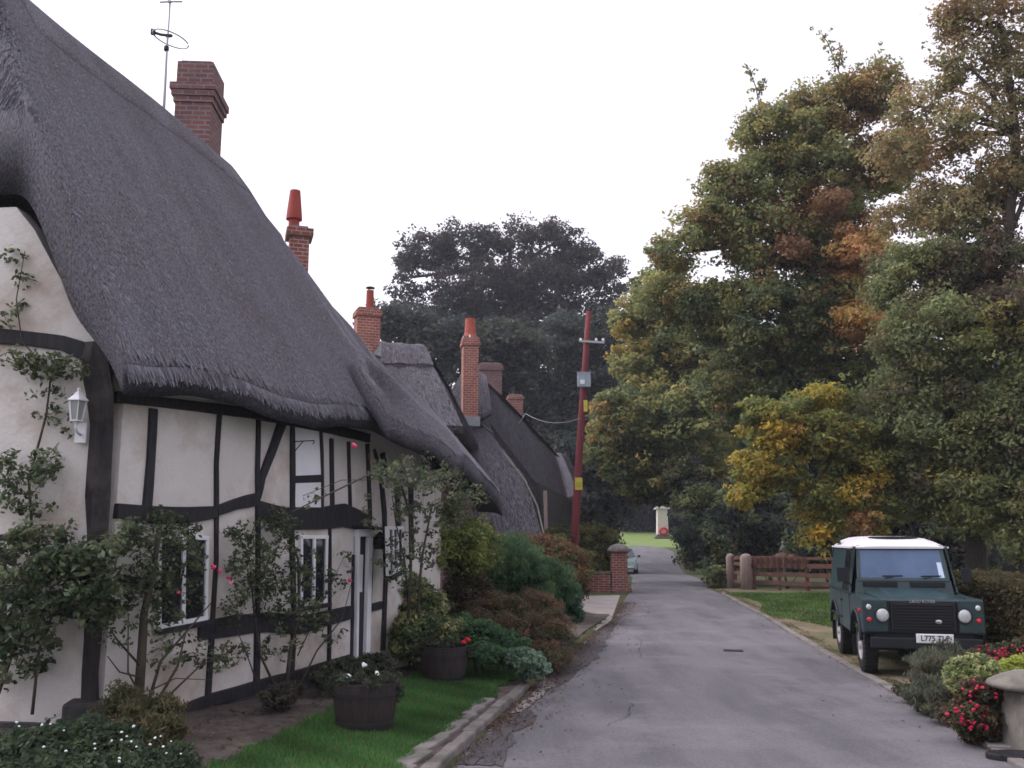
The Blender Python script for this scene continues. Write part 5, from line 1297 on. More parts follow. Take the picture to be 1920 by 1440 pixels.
# ------------------------------------------------------------------ rail fence on the right
fy = on_ground(1405, 1107).y
fence = thing('rail_fence', 'weathered brown post and rail fence running behind the grass to the off-road car', 'fence', on_ground(1480, 1112))
def FP(px, z, dy=0.0):
    Y = fy + (px - 1405) * -.012 + dy; p = PX(px, Y, 0); return Vector((p.x, p.y, g(p.x, p.y) + z))
for px in (1415, 1462, 1515, 1566):
    mb = MB(); p = FP(px, .5, .08); mb.box((p.x, p.y, p.z), (.11, .10, 1.15), rz=.02); build('post', mb, M['fence'], fence, bevel=.01)
for k, (z, w_) in enumerate(((1.06, .10), (.80, .15), (.52, .15), (.24, .15))):
    mb = MB(); n = 4
    for i in range(3):
        a = FP(1412 + i * 52, z + rng.normal(0, .012), 0); b_ = FP(1412 + (i + 1) * 52 - 1, z + rng.normal(0, .012), 0)
        hw = Vector((0, 0, w_ / 2)); t_ = Vector((0, .04, 0)); mb.hexa([a - hw, b_ - hw, b_ - hw + t_, a - hw + t_], [a + hw, b_ + hw, b_ + hw + t_, a + hw + t_])
    build('rail', mb, M['fence'], fence, bevel=.006)
mb = MB(); 
for i in range(9):
    a = FP(1419 + i * 11.5, .92, -.02); mb.box(a, (.15, .025, .34), rz=.03)
build('boarding', mb, M['fence'], fence)
for px, lab in ((1371, 'round topped pale wooden gatepost, the farther one beside the dark evergreen'), (1401, 'round topped pale wooden gatepost at the left end of the brown rail fence')):
    q = FP(px, 0, .6 if px < 1380 else -.15); gpst = thing('gatepost', lab, 'gatepost', q, group='round topped gateposts')
    w_ = .42 if px > 1390 else .3
    mb = MB(); mb.lathe(q, [(w_ / 2, -.1), (w_ / 2, 1.02), (w_ * .46, 1.10), (w_ * .33, 1.17), (w_ * .12, 1.20)], 14, sx=1, sy=.9); build('shaft', mb, M['palewood'], gpst, smooth=True)
    mb = MB(); mb.box((q.x + w_ * .4, q.y - w_ * .3, q.z + .8), (.05, .05, .12)); build('hinge', mb, M['iron'], gpst)
gt = thing('field_gate', 'narrow reddish brown wooden gate between the two round topped gateposts', 'gate', FP(1386, 0, .3))
for z in (.25, .55, .85, 1.05):
    a = FP(1375, z, .55); b_ = FP(1394, z, .05); hw = Vector((0, 0, .055)); t_ = Vector((0, .04, 0)); mb = MB(); mb.hexa([a - hw, b_ - hw, b_ - hw + t_, a - hw + t_], [a + hw, b_ + hw, b_ + hw + t_, a + hw + t_]); build('bar', mb, M['fence'], gt)
mb = MB(); 
for px in (1376.5, 1392): mb.box(FP(px, .65, .5 if px < 1380 else .08), (.07, .05, .95))
build('stile', mb, M['fence'], gt)
# post with box beyond the gate
q = PX(1380, fy + 3, 0); q.z = g(q.x, q.y)
pp = thing('box_on_post', 'grey brown wooden post carrying a small box, standing behind the field gate', 'post', q)
zt = lambda py: zat(py, q)
mb = MB(); mb.box((q.x, q.y, (q.z + zt(1015)) / 2), (.10, .10, zt(1015) - q.z)); build('shaft', mb, M['palewood'], pp)
mb = MB(); mb.box((q.x, q.y, (zt(1014) + zt(1001)) / 2), (.30, .22, zt(1001) - zt(1014))); mb.prism([(q.x - .2, q.y - .16, zt(1001)), (q.x + .2, q.y - .16, zt(1001)), (q.x, q.y - .16, zt(996))], (0, .32, 0)); build('box', mb, M['palewood'], pp)
S('dry_flowering_plant', 'pale dry flowering clump showing above the middle of the brown fence', [(1475, 1046, 33, 22, 9), (1450, 1051, 33, 16, 6), (1500, 1053, 33, 16, 6)], .10, .022, [(.26, .17, .12), (.20, .14, .09), (.30, .25, .16)], nleaf=40, stems=4)
q = PX(1472, 32, 0); q.z = g(q.x, q.y); st = thing('bird_feeder', 'small pale bird feeder on a thin pole above the middle of the brown fence', 'bird feeder', q)
mb = MB(); mb.tube([q, Vector((q.x, q.y, zat(1030, q)))], .02, 6); build('shaft', mb, M['palewood'], st)
mb = MB(); mb.lathe((q.x, q.y, 0), [(.09, zat(1032, q)), (.10, zat(1026, q)), (.04, zat(1024, q)), (.03, zat(1019, q)), (.08, zat(1017, q)), (.02, zat(1014, q))], 10); build('seed_tray', mb, M['stone'], st)

# ------------------------------------------------------------------ memorial on the green
YM = 107.0; mq = PX(1243, YM, 0); mq.z = g(mq.x, mq.y) + .02
mem = thing('stone_memorial', 'pale stone memorial pillar on the green at the end of the lane with red wreath', 'memorial', mq)
zm = lambda py: zat(py, mq)
mb = MB(); mb.box((mq.x, mq.y, mq.z + .10), (2.0, 2.0, .2)); mb.box((mq.x, mq.y, mq.z + .30), (1.5, 1.5, .2)); build('steps', mb, M['stone'], mem, bevel=.02)
mb = MB(); z0 = mq.z + .40; z1 = zm(955)
mb.hexa([Vector((mq.x + a * .62, mq.y + b * .62, z0)) for a, b in ((-1, -1), (1, -1), (1, 1), (-1, 1))], [Vector((mq.x + a * .55, mq.y + b * .55, z1)) for a, b in ((-1, -1), (1, -1), (1, 1), (-1, 1))]); build('shaft', mb, M['memorial'], mem, bevel=.02)
mb = MB(); mb.box((mq.x, mq.y, z1 + .09), (1.6, 1.4, .18)); mb.box((mq.x - .2, mq.y, z1 + .25), (1.0, .9, .14)); build('cap', mb, M['memorial'], mem, bevel=.02)
mb = MB()
for k in range(22):
    t_ = k / 22 * 6.283; mb.blob((mq.x + math.cos(t_) * .42, mq.y - .95, z0 + .35 + math.sin(t_) * .34), .13, 7, 5)
build('poppy_wreath', mb, M['poppy'], mem, smooth=True)

# ------------------------------------------------------------------ distant pale car
cq = PX(1168, 58, 0); cq.z = float(base_z(58)) + .02
car = thing('small_car', 'pale blue green small car half hidden behind the brick pier', 'car', cq, rz=-.10)
mb = MB()
def ring(y, zs): return [(x, y, z) for x, z in zs]
secs = [(-1.90, [(-.62, .35), (-.68, .55), (-.60, .72), (.60, .72), (.68, .55), (.62, .35)]), (-1.7, [(-.80, .25), (-.83, .6), (-.74, .86), (.74, .86), (.83, .6), (.80, .25)]),
        (-.8, [(-.84, .22), (-.86, .65), (-.78, .98), (.78, .98), (.86, .65), (.84, .22)]), (1.5, [(-.84, .22), (-.86, .65), (-.78, 1.0), (.78, 1.0), (.86, .65), (.84, .22)]), (1.95, [(-.74, .35), (-.8, .6), (-.7, .92), (.7, .92), (.8, .6), (.74, .35)])]
vs = [p for y, z in secs for p in ring(y, z)]; n = 6
fs = [(i * n + k, i * n + (k + 1) % n, (i + 1) * n + (k + 1) % n, (i + 1) * n + k) for i in range(len(secs) - 1) for k in range(n)] + [tuple(range(n)), tuple((len(secs) - 1) * n + k for k in range(n))]
mb.add(vs, fs)
M['paleteal'] = mat('paleteal', (.38, .52, .50), None, rough=.3, spec=.5)
body = build('body', mb, M['paleteal'], car, local=True, bevel=.03)
mb = MB(); mb.hexa([(-.76, -.85, .98), (.76, -.85, .98), (.76, 1.75, .98), (-.76, 1.75, .98)], [(-.58, -.15, 1.40), (.58, -.15, 1.40), (.58, 1.25, 1.42), (-.58, 1.25, 1.42)]); build('windows', mb, M['glass'], car, local=True, bevel=.02)
mb = MB(); mb.box((0, .55, 1.43), (1.18, 1.45, .05)); 
for s_ in (-1, 1): mb.tube([(s_ * .76, -.86, .98), (s_ * .58, -.16, 1.41)], .035, 6)
build('roof', mb, M['paleteal'], car, local=True, bevel=.02)
for x in (-.76, .76):
    for y in (-1.2, 1.25):
        mb = MB(); mb.lathe((x, y, .30), [(.02, -.1), (.29, -.1), (.31, 0), (.29, .1), (.02, .1)], 18, ax=(Vector((0, 1, 0)), Vector((0, 0, 1)), Vector((1, 0, 0)))); build('wheel', mb, M['soot'], car, local=True)
for x in (-.6, .6):
    mb = MB(); mb.blob((x, -1.78, .68), (.15, .08, .09)); build('headlight', mb, M['white'], car, local=True, smooth=True)
    mb = MB(); mb.box((x * 1.6, -.7, 1.02), (.16, .08, .11)); build('mirror', mb, M['iron'], car, local=True, bevel=.02)
mb = MB(); mb.box((0, -1.92, .40), (1.2, .06, .12)); build('bumper', mb, M['white'], car, local=True, bevel=.02)

# ------------------------------------------------------------------ the off-road car
M['lrgreen'] = mat('lrgreen', (.016, .038, .042), (.020, .045, .049), 3, .32, spec=.5)
M['lrdark'] = mat('lrdark', (.010, .014, .017), None, rough=.6)
M['lrwhite'] = mat('lrwhite', (.70, .69, .70), (.62, .61, .62), 3, .35, spec=.5)
M['rubber'] = mat('rubber', (.012, .012, .014), (.02, .02, .02), 20, .85, .006, 60)
M['rim'] = mat('rim', (.42, .40, .42), (.26, .24, .24), 7, .5)
M['screen'] = mat('screen', (.075, .13, .24), (.045, .085, .17), 1.6, .16, spec=.6)  # blue of the reflected sky put into the glass colour
M['lens'] = mat('lens', (.55, .57, .58), (.40, .42, .44), 14, .12, spec=.8)
M['redlens'] = mat('redlens', (.60, .03, .05), None, rough=.25)
M['chrome'] = mat('chrome', (.6, .62, .64), None, rough=.15, metal=.8)
M['paper'] = mat('paper', (.55, .65, .78), None, rough=.7)
M['ink'] = mat('ink', (.01, .01, .02), None, rough=.6)
DX = math.atan2(.2, .98)
ax0 = PX(1608, 14.72, 0); ox = Vector((ax0.x + .84 * math.cos(DX), ax0.y - .84 * math.sin(DX), 0)); ox.z = g(ox.x, ox.y) + .012
lr = thing('off_road_car', 'dark green boxy off-road car with a white roof parked on the right verge', 'car', ox, rz=-DX)
lr.scale = (.93, 1, 1)
def LB(name, mb, m, parent=lr, **k): return build(name, mb, M[m], parent, local=True, **k)
def arc(cy, cz, r, a0, a1, n=9): return [(cy + r * math.cos(math.radians(a0 + (a1 - a0) * i / n)), cz + r * math.sin(math.radians(a0 + (a1 - a0) * i / n))) for i in range(n + 1)]
prof = [(-.66, .62), (-.66, 1.10), (.62, 1.14), (3.02, 1.14), (3.02, .62)] + [(2.36 + .47, .62)] + arc(2.36, .42, .47, 25, 155) + [(2.36 - .47, .55), (.55, .52)] + arc(0, .42, .47, 20, 160) + [(-.47, .62)]
mb = MB()
for s_ in (-1, 1):
    mb.prism([(s_ * .895, y, z) for y, z in prof], (-s_ * .05, 0, 0))
mb.box((0, 1.55, .80), (1.30, 2.95, .46))                     # floor and inner body
mb.box((0, -.02, .85), (1.10, 1.20, .44))
mb.box((0, 3.0, .9), (1.76, .05, .5)); mb.box((0, 1.9, 1.10), (1.74, 2.2, .06))
for s_ in (-1, 1):
    mb.box((s_ * .70, -.635, .87), (.37, .06, .48))           # wing fronts
    mb.box((s_ * .745, -.04, 1.105), (.29, 1.24, .035))       # wing tops
body = LB('body', mb, 'lrgreen', bevel=.018)
mb = MB()   # bulkhead under the windscreen
mb.hexa([(-.80, .56, 1.10), (.80, .56, 1.10), (.80, .66, 1.10), (-.80, .66, 1.10)], [(-.76, .60, 1.34), (.76, .60, 1.34), (.76, .68, 1.34), (-.76, .68, 1.34)])
LB('bulkhead', mb, 'lrgreen', bevel=.012)
for s_ in (-1, 1):
    mb = MB(); mb.box((s_ * .38, .575, 1.27), (.56, .03, .085)); LB('vent_flap', mb, 'lrdark', bevel=.01)
mb = MB()   # bonnet: raised centre, drooping nose
mb.hexa([(-.62, -.64, 1.06), (.62, -.64, 1.06), (.66, .57, 1.10), (-.66, .57, 1.10)], [(-.58, -.62, 1.115), (.58, -.62, 1.115), (.62, .56, 1.20), (-.62, .56, 1.20)])
mb.hexa([(-.42, -.40, 1.12), (.42, -.40, 1.12), (.46, .50, 1.18), (-.46, .50, 1.18)], [(-.38, -.30, 1.15), (.38, -.30, 1.15), (.42, .48, 1.225), (-.42, .48, 1.225)])
bon = LB('bonnet', mb, 'lrgreen', bevel=.025)
# cab uppers
mb = MB()
for s_ in (-1, 1):
    # pillars and panels with window openings
    def pn(y0, y1, z0, z1, ex=0):
        def X(z): return s_ * (.885 - (z - 1.14) * .17)
        mb.hexa([(X(z0), y0, z0), (X(z0), y1, z0), (X(z0) - s_ * .04, y1, z0), (X(z0) - s_ * .04, y0, z0)], [(X(z1), y0 + ex, z1), (X(z1), y1, z1), (X(z1) - s_ * .04, y1, z1), (X(z1) - s_ * .04, y0 + ex, z1)])
    pn(.64, .72, 1.14, 1.86, .16); pn(1.50, 1.62, 1.14, 1.86); pn(1.62, 3.02, 1.14, 1.86); pn(.82, 1.5, 1.80, 1.86)
mb.box((0, 3.0, 1.48), (1.60, .05, .74))
LB('cab', mb, 'lrgreen', bevel=.01)
for s_ in (-1, 1):
    mb = MB(); x0, x1 = s_ * .868, s_ * .765; mb.hexa([(x0, .72, 1.15), (x0, 1.5, 1.15), (x0 - s_ * .01, 1.5, 1.15), (x0 - s_ * .01, .72, 1.15)], [(x1, .86, 1.80), (x1, 1.5, 1.80), (x1 - s_ * .01, 1.5, 1.80), (x1 - s_ * .01, .86, 1.80)])
    LB('door_window', mb, 'glass')
mb = MB(); mb.prism([(-.900, y, z) for y, z in [(.60, .56), (.60, 1.12), (1.50, 1.12), (1.50, .56)]], (.012, 0, 0)); dr = LB('door', mb, 'lrgreen', bevel=.006)
mb = MB(); mb.box((-.915, 1.38, .98), (.03, .12, .03)); LB('handle', mb, 'iron', parent=dr)
mb = MB(); mb.box((-.905, 2.2, .70), (.03, 1.5, .03)); mb.box((-.905, 1.7, 1.13), (.03, 2.6, .02)); LB('capping_rail', mb, 'lrdark')
mb = MB()
for y in (.58, 1.52): mb.box((-.897, y, .86), (.006, .012, .58))
mb.box((0, -.648, 1.062), (1.24, .01, .012)); mb.box((-.645, -.03, 1.128), (.012, 1.18, .006)); mb.box((.645, -.03, 1.128), (.012, 1.18, .006))
for s_ in (-1, 1):
    mb.box((s_ * .70, -.668, .655), (.36, .006, .008)); mb.box((s_ * .506, -.668, .87), (.008, .006, .44))
LB('panel_gaps', mb, 'ink')
# windscreen
mb = MB(); wb = [(-.74, .615, 1.34), (.74, .615, 1.34)]; wt = [(-.70, .80, 1.86), (.70, .80, 1.86)]
def wq(s, t): a = Vector(wb[0]).lerp(Vector(wb[1]), s); b = Vector(wt[0]).lerp(Vector(wt[1]), s); return a.lerp(b, t)
wn = (Vector(wb[1]) - Vector(wb[0])).cross(Vector(wt[0]) - Vector(wb[0])).normalized()
def wbar(s0, t0, s1, t1, w):
    a, b = wq(s0, t0), wq(s1, t1); d = (b - a).normalized(); sd = d.cross(wn).normalized() * (w / 2); mb.hexa([a - sd - wn * .02, a + sd - wn * .02, b + sd - wn * .02, b - sd - wn * .02], [a - sd + wn * .025, a + sd + wn * .025, b + sd + wn * .025, b - sd + wn * .025])
wbar(0, 0, 1, 0, .06); wbar(0, .97, 1, .97, .06); wbar(.015, 0, .015, 1, .06); wbar(.985, 0, .985, 1, .06)
ws = LB('windscreen_frame', mb, 'lrgreen', bevel=.008)
mb = MB(); v = [wq(.02, .04), wq(.98, .04), wq(.98, .95), wq(.02, .95)]; mb.hexa([p for p in v], [p + wn * .006 for p in v]); LB('windscreen', mb, 'screen', parent=ws)
mb = MB(); v = [wq(.90, .06), wq(.955, .06), wq(.95, .52), wq(.90, .52)]; mb.hexa([p + wn * .007 for p in v], [p + wn * .009 for p in v]); LB('paper_permit', mb, 'paper', parent=ws)
for s0 in (.30, .72):
    mb = MB(); mb.tube([wq(s0, .02) + wn * .04, wq(s0 + .10, .10) + wn * .03], .008, 5); mb.tube([wq(s0 - .02, .10) + wn * .025, wq(s0 + .20, .11) + wn * .025], .009, 5); LB('wiper', mb, 'ink')
# roof
mb = MB(); vs = []; secs = [(.74, 1.845, .765, .02), (.80, 1.86, .775, .04), (.95, 1.865, .775, .10), (1.25, 1.865, .775, .145), (2.0, 1.865, .775, .165), (2.8, 1.865, .775, .16), (2.98, 1.865, .77, .13), (3.05, 1.85, .75, .03)]
NP = 13
for y, z, hw, hh in secs:
    for k in range(NP):
        u = -1 + 2 * k / (NP - 1); a = abs(u)
        x = hw * (1 - .0) * math.copysign(min(1, a * 1.0) , u); zz_ = z + hh * (1 - a ** 5) ; vs.append((x, y, zz_))
n0_ = len(vs); vs2 = [(x, y, z - .03 - .0) for (x, y, z) in vs]
for i, (y, z, hw, hh) in enumerate(secs):
    for k in range(NP): vs2[i * NP + k] = (vs[i * NP + k][0], y, z - .02)
fs = []
for i in range(len(secs) - 1):
    for k in range(NP - 1):
        a = i * NP + k; fs += [(a, a + 1, a + NP + 1, a + NP), (n0_ + a, n0_ + a + NP, n0_ + a + NP + 1, n0_ + a + 1)]
rim = [k for k in range(NP)] + [i * NP + NP - 1 for i in range(1, len(secs))] + [(len(secs) - 1) * NP + k for k in range(NP - 2, -1, -1)] + [i * NP for i in range(len(secs) - 2, 0, -1)]
for a, b in zip(rim, rim[1:] + rim[:1]): fs.append((a, b, b + n0_, a + n0_))
mb.add(vs + vs2, fs)
for s_ in (-1, 1): mb.box((s_ * .785, 1.9, 1.845), (.04, 2.3, .03))
rf = LB('roof', mb, 'lrwhite', smooth=False, bevel=.004)
for s_ in (-1, 1):
    mb = MB(); mb.box((s_ * .772, 2.45, 1.940), (.03, .55, .09), ax=(Vector((1, 0, s_ * -.25)).normalized(), Vector((0, 1, 0)), Vector((s_ * .25, 0, 1)).normalized())); LB('alpine_window', mb, 'glass', parent=rf, bevel=.01)
mb = MB(); mb.lathe((0, 1.22, 2.0), [(.42, -.02), (.42, .010), (.38, .020), (.02, .026)], 26, sy=.5); LB('roof_oval', mb, 'lrdark', parent=rf)  # flat dark oval on the front of the roof
# nose
mb = MB(); mb.box((0, -.615, .86), (1.06, .04, .46)); mb.box((0, -.50, .56), (1.50, .20, .26)); mb.box((0, .1, .50), (1.0, 1.0, .22)); LB('front_panel', mb, 'lrdark', bevel=.01)
mb = MB()
for k in range(9): mb.box((0, -.655, .70 + k * .042), (.92, .02, .016))
for x in (-.46, .46): mb.box((x, -.655, .87), (.02, .026, .40))
mb.box((0, -.655, 1.055), (.94, .022, .02)); LB('grille', mb, 'iron')
FA = (Vector((1, 0, 0)), Vector((0, 0, 1)), Vector((0, -1, 0)))
mb = MB(); mb.lathe((.22, -.665, .80), [(.05, 0), (.05, .01), (.02, .012)], 14, ax=FA, sx=1, sy=.6); LB('oval_badge', mb, 'chrome')
for s_ in (-1, 1):
    mb = MB(); mb.lathe((s_ * .60, -.665, .885), [(.115, 0), (.115, .02), (.10, .022), (.10, .005)], 24, ax=FA); hl = LB('headlight', mb, 'lrdark')
    mb = MB(); mb.lathe((s_ * .60, -.665, .885), [(.100, .004), (.092, .022), (.06, .038), (.02, .042)], 24, ax=FA); LB('lens', mb, 'lens', parent=hl, smooth=True)
    mb = MB(); mb.lathe((s_ * .80, -.665, 1.00), [(.04, 0), (.04, .02), (.03, .034), (.01, .038)], 16, ax=FA); LB('side_light', mb, 'lens', smooth=True)
    mb = MB(); mb.lathe((s_ * .80, -.665, .82), [(.036, 0), (.036, .018), (.027, .03), (.01, .034)], 16, ax=FA); LB('indicator', mb, 'redlens', smooth=True)
    mb = MB(); mb.lathe((s_ * .905, -.42, .93), [(.03, -.01), (.03, .012), (.02, .02)], 12, ax=(Vector((0, 1, 0)), Vector((0, 0, 1)), Vector((s_, 0, 0)))); LB('side_repeater', mb, 'redlens')
    mb = MB(); mb.tube([(s_ * .82, .66, 1.24), (s_ * .98, .58, 1.36)], .012, 6); mb.box((s_ * 1.0, .57, 1.42), (.15, .05, .22)); LB('wing_mirror', mb, 'lrdark', bevel=.015)
    # wheel-arch eyebrows
    for cy in (0, 2.36):
        mb = MB(); pts = arc(cy, .42, .49, 10, 170, 12); mb.tube([(s_ * .905, y, z) for y, z in pts], .028, 6); LB('wheel_arch', mb, 'lrdark', smooth=True)
    mb = MB(); mb.box((s_ * .78, .46, .36), (.24, .015, .30)); LB('mud_flap', mb, 'rubber')
    mb = MB(); mb.box((s_ * .78, 2.86, .36), (.24, .015, .34)); LB('mud_flap', mb, 'rubber')
    for cy in (0, 2.36):
        WA = (Vector((0, 1, 0)), Vector((0, 0, 1)), Vector((s_, 0, 0)))
        mb = MB(); mb.lathe((s_ * .745, cy, .385), [(.20, -.11), (.33, -.115), (.375, -.09), (.388, -.03), (.388, .03), (.375, .09), (.33, .115), (.225, .11), (.215, .08)], 34, ax=WA)
        for k in range(34):
            t_ = 2 * math.pi * k / 34; c = Vector((s_ * .745, cy + .388 * math.cos(t_), .385 + .388 * math.sin(t_))); rd = Vector((0, math.cos(t_), math.sin(t_))); tg = Vector((0, -math.sin(t_), math.cos(t_)))
            for o_ in (-.06, .06): mb.box(c + Vector((o_, 0, 0)), (.085, .035, .014), ax=(Vector((1, 0, 0)), tg, rd))
        ty = LB('wheel', mb, 'rubber')
        mb = MB(); mb.lathe((s_ * .745, cy, .385), [(.218, .10), (.205, .112), (.19, .06), (.13, .04), (.10, .06), (.06, .075), (.055, .12), (.01, .125)], 28, ax=WA); LB('rim', mb, 'rim', parent=ty, smooth=True)
mb = MB(); mb.box((0, -.74, .50), (1.62, .09, .15)); mb.box((-.5, -.66, .5), (.08, .14, .1)); mb.box((.5, -.66, .5), (.08, .14, .1)); LB('bumper', mb, 'lrdark', bevel=.015)
mb = MB(); mb.box((0, 0, .38), (1.3, .11, .11)); mb.blob((-.15, 0, .37), (.15, .17, .15)); mb.box((0, 2.36, .38), (1.3, .11, .11)); mb.blob((-.15, 2.36, .37), (.15, .17, .15))
for x in (-.4, .4): mb.box((x, 1.2, .52), (.08, 3.6, .12))
LB('chassis', mb, 'lrdark')
# front number plate
mb = MB(); mb.box((.12, -.795, .575), (.52, .014, .112)); mb.box((.12, -.787, .575), (.54, .01, .13)); pl = LB('number_plate', mb, 'white', bevel=.003)
def text(body, name, size, loc, parent, m, sx=1.0, ext=.002, rot=(math.pi / 2, 0, 0), bold=.0):
    cu = bpy.data.curves.new(name, 'FONT'); cu.body = body; cu.size = size; cu.align_x = 'CENTER'; cu.align_y = 'CENTER'; cu.extrude = ext; cu.offset = bold
    o = bpy.data.objects.new('tmp', cu); COL.objects.link(o); bpy.context.view_layer.update()
    me = bpy.data.meshes.new_from_object(o.evaluated_get(bpy.context.evaluated_depsgraph_get())); bpy.data.objects.remove(o)
    me.materials.clear(); me.materials.append(M[m]); ob = bpy.data.objects.new(name, me); COL.objects.link(ob); ob.parent = parent
    ob.location = loc; ob.rotation_euler = rot; ob.scale = (sx, 1, 1); return ob
text('L775 TLP', 'plate_lettering', .108, (.12, -.8035, .575), pl, 'ink', 1.0, bold=.0015)
text('LAND ROVER', 'nose_lettering', .062, (.0, -.672, 1.083), bon, 'chrome', 1.0)

# ------------------------------------------------------------------ right foreground planting
S('rosemary_bush', 'grey green spiky bush at the lane edge in front of the off-road car', [(1750, 1258, 11.4, 44, 42), (1728, 1295, 11.1, 28, 34), (1775, 1230, 11.8, 34, 26), (1795, 1305, 11.0, 34, 40), (1755, 1300, 11.0, 44, 26)], .10, .034, [(.10, .115, .075), (.075, .09, .06), (.13, .14, .10), (.09, .075, .05)], nleaf=60, aspect=.18, up=.1, droop=-1.0, inner=.25)
S('box_ball', 'round pale green clipped shrub between the two red flowering plants', [(1826, 1268, 10.5, 48, 38), (1826, 1275, 10.5, 42, 36)], .06, .022, [(.30, .33, .14), (.22, .26, .11), (.36, .38, .19), (.12, .15, .07)], nleaf=36, inner=.75, var=.35)
def redplant(label, ls, fls, Y):
    lb = [lobe(*a) for a in ls]
    fl = [P(x, y, Y) for x, y in fls]
    return shrub('red_flowering_plant', label, lb, .075, .022, [(.09, .10, .05), (.06, .065, .04), (.13, .11, .06), (.12, .05, .04)], cat='flowering plant', nleaf=36, inner=.35, flowers=('flowers', 'redfl', fl, .020))
M['redfl'] = mat('redfl', (.50, .015, .06), (.38, .02, .05), 9, .6)
fl = [(rng.normal(x, 9), rng.normal(y, 7)) for x, y in [(1796, 1332)] * 7 + [(1820, 1292)] * 4 + [(1824, 1325)] * 4 + [(1822, 1352)] * 6 + [(1846, 1358)] * 6 + [(1842, 1280)] * 4 + [(1806, 1345)] * 3 + [(1870, 1300)] * 2]
redplant('bushy plant with bright red flowers beside the staddle stone', [(1840, 1310, 9.45, 44, 34), (1830, 1345, 9.3, 46, 26), (1870, 1345, 9.4, 26, 30), (1800, 1340, 9.5, 20, 26), (1835, 1364, 9.4, 46, 22)], fl, 9.12)
fl = [(rng.normal(x, 10), rng.normal(y, 8)) for x, y in [(1848, 1222)] * 8 + [(1880, 1226)] * 12 + [(1915, 1212)] * 8 + [(1870, 1240)] * 6]
redplant('dark red flowering plant behind the round pale green shrub', [(1850, 1235, 11.6, 34, 22), (1890, 1235, 11.5, 36, 26), (1930, 1225, 11.4, 34, 30)], fl, 11.2)
S('yellow_green_plant', 'bright yellow green plant at the right edge behind the staddle stone', [(1908, 1256, 10.9, 34, 20), (1950, 1250, 10.9, 40, 26)], .08, .026, [(.30, .32, .06), (.22, .26, .06)], nleaf=40)
S('bed_plant', 'low brown grey ground plants along the right lane edge below the spiky bush', [(1728, 1308, 11.3, 32, 12), (1768, 1332, 10.5, 34, 12), (1700, 1292, 12.0, 24, 9)], .07, .022, [(.09, .075, .05), (.07, .075, .045)], nleaf=40, stems=2)
# staddle stone: mushroom shaped
sq = PX(1940, 9.1, 0); sq.z = g(sq.x, sq.y)
ss = thing('staddle_stone', 'mushroom shaped old stone with wide cap at the right edge of the picture', 'staddle stone', sq)
zs = lambda py: zat(py, sq)
mb = MB(); mb.hexa([Vector((sq.x + a * .27, sq.y + b * .27, sq.z - .03)) for a, b in ((-1, -1), (1, -1), (1, 1), (-1, 1))], [Vector((sq.x + a * .17, sq.y + b * .17, zs(1292))) for a, b in ((-1, -1), (1, -1), (1, 1), (-1, 1))]); build('stem', mb, M['stone'], ss, bevel=.03)
mb = MB(); mb.lathe((sq.x, sq.y, 0), [(.16, zs(1296)), (.34, zs(1290)), (.385, zs(1284)), (.36, zs(1277)), (.26, zs(1267)), (.15, zs(1259)), (.03, zs(1256))], 26); build('cap', mb, M['stone'], ss, smooth=True)
mb = MB(); v = [on_ground(x, y, .05) for x, y in ((1852, 1398), (1838, 1380), (2020, 1368), (2060, 1410))]; mb.prism([p - Vector((0, 0, .06)) for p in v], (0, 0, .065)); struct('stone_slab', mb, M['concrete'], bevel=.01)
dc = on_ground(1905, 1418, .03); dcv = thing('drain_cover', 'dark oval drain cover in the ground below the staddle stone', 'drain cover', dc)
mb = MB(); mb.lathe(dc, [(.24, -.02), (.24, .02), (.22, .025)], 24, sx=1.1, sy=.6); build('rim', mb, M['iron'], dcv)
mb = MB()
for k in range(-4, 5): mb.box(dc + Vector((k * .045, 0, .022)), (.02, .22, .014))
build('grate', mb, M['iron'], dcv)
mh = on_ground(1375, 1224); mh = Vector((mh.x, mh.y, float(base_z(mh.y)) + .034))
mhc = thing('drain_cover', 'small dark square drain cover set in the middle of the lane', 'drain cover', mh)
mb = MB(); mb.box(mh, (.34, .26, .012), rz=-.2); build('plate', mb, M['iron'], mhc, bevel=.003)

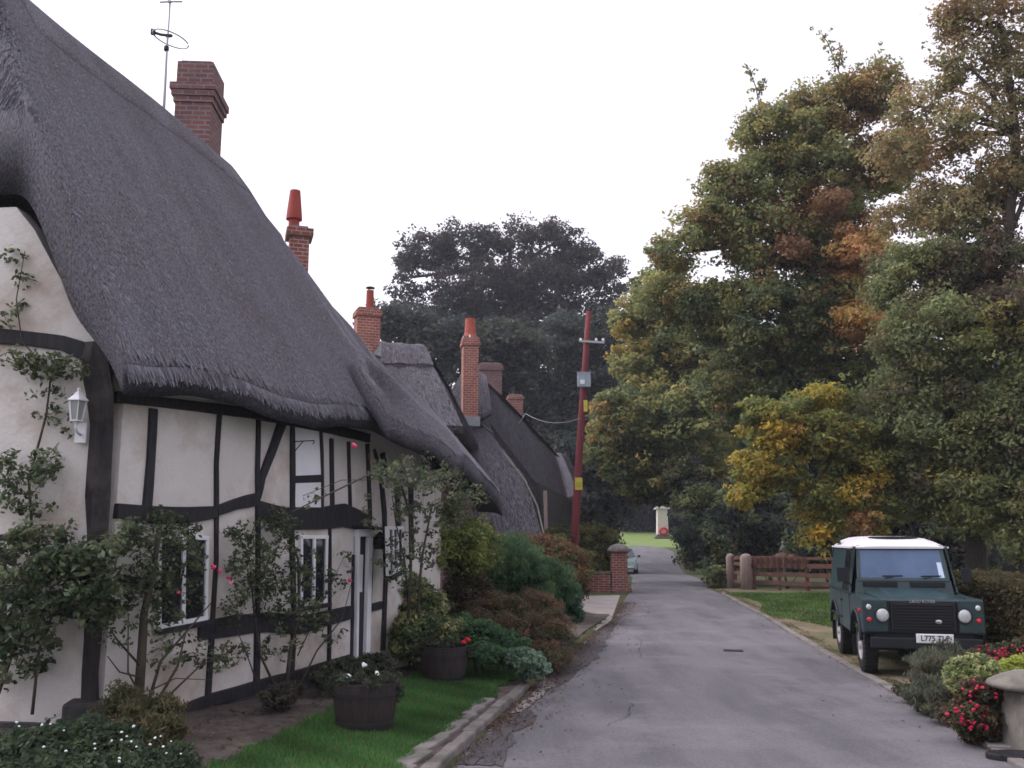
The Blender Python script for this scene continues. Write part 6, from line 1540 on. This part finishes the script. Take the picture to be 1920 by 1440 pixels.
# ------------------------------------------------------------------ light, sky, camera
CLOUD = 5.5
W = bpy.data.worlds.new('World'); SC.world = W; W.use_nodes = True
nt = W.node_tree; bg = nt.nodes['Background']
sky = nt.nodes.new('ShaderNodeTexSky'); sky.sky_type = 'NISHITA'; sky.sun_disc = False
SE, SR = 50, 285
sky.sun_elevation = math.radians(SE); sky.sun_rotation = math.radians(SR); sky.air_density = 1.0; sky.dust_density = 6.0; sky.ozone_density = .5
hs = nt.nodes.new('ShaderNodeHueSaturation'); hs.inputs['Saturation'].default_value = .16
nt.links.new(sky.outputs[0], hs.inputs['Color'])
mxw = nt.nodes.new('ShaderNodeMix'); mxw.data_type = 'RGBA'; mxw.blend_type = 'MULTIPLY'; mxw.inputs[0].default_value = 1
nt.links.new(hs.outputs[0], mxw.inputs[6]); mxw.inputs[7].default_value = (1.0, .958, 1.07, 1)
# an even cloud layer over the clear-sky gradient
cl = nt.nodes.new('ShaderNodeMix'); cl.data_type = 'RGBA'; cl.inputs[0].default_value = .55
nt.links.new(mxw.outputs[2], cl.inputs[6]); cl.inputs[7].default_value = (CLOUD * 1.0, CLOUD * .958, CLOUD * 1.07, 1)
nt.links.new(cl.outputs[2], bg.inputs[0]); bg.inputs[1].default_value = .15
sl = bpy.data.lights.new('sun', 'SUN'); sl.energy = .9; sl.angle = math.radians(60); sl.color = (1, .95, .93)
so = bpy.data.objects.new('sun', sl); COL.objects.link(so)
# the sun's direction matches the sky's
az = math.radians(SR); el = math.radians(SE)
sd = Vector((math.sin(az) * math.cos(el), math.cos(az) * math.cos(el), math.sin(el)))
so.rotation_euler = sd.to_track_quat('Z', 'Y').to_euler()
SC.view_settings.view_transform = 'Standard'; SC.view_settings.look = 'None'; SC.view_settings.gamma = 1; SC.view_settings.exposure = EXPO
cam = bpy.data.cameras.new('camera'); co = bpy.data.objects.new('camera', cam)
if HAZE > 0:
    hz = MB(); hz.box((0, 75, 12), (420, 210, 36))
    hm = bpy.data.materials.new('haze'); hm.use_nodes = True; hn = hm.node_tree; hn.nodes.remove(hn.nodes['Principled BSDF'])
    pv = hn.nodes.new('ShaderNodeVolumePrincipled'); pv.inputs['Density'].default_value = HAZE; pv.inputs['Color'].default_value = (.80, .84, .95, 1); pv.inputs['Anisotropy'].default_value = .2
    hn.links.new(pv.outputs[0], hn.nodes['Material Output'].inputs['Volume'])
    tagit(build('haze', hz, hm), kind='stuff')
co = co; COL.objects.link(co)
co.location = (0, 0, CZ); co.rotation_euler = (math.pi / 2 + TH, 0, 0)
cam.sensor_fit = 'HORIZONTAL'; cam.sensor_width = 36; cam.lens = F / 1920 * 36; cam.clip_end = 2000; cam.clip_start = .05
SC.camera = co
SC.cycles.max_bounces = 5; SC.cycles.diffuse_bounces = 3; SC.cycles.transparent_max_bounces = 4
SC.cycles.filter_width = 1.6
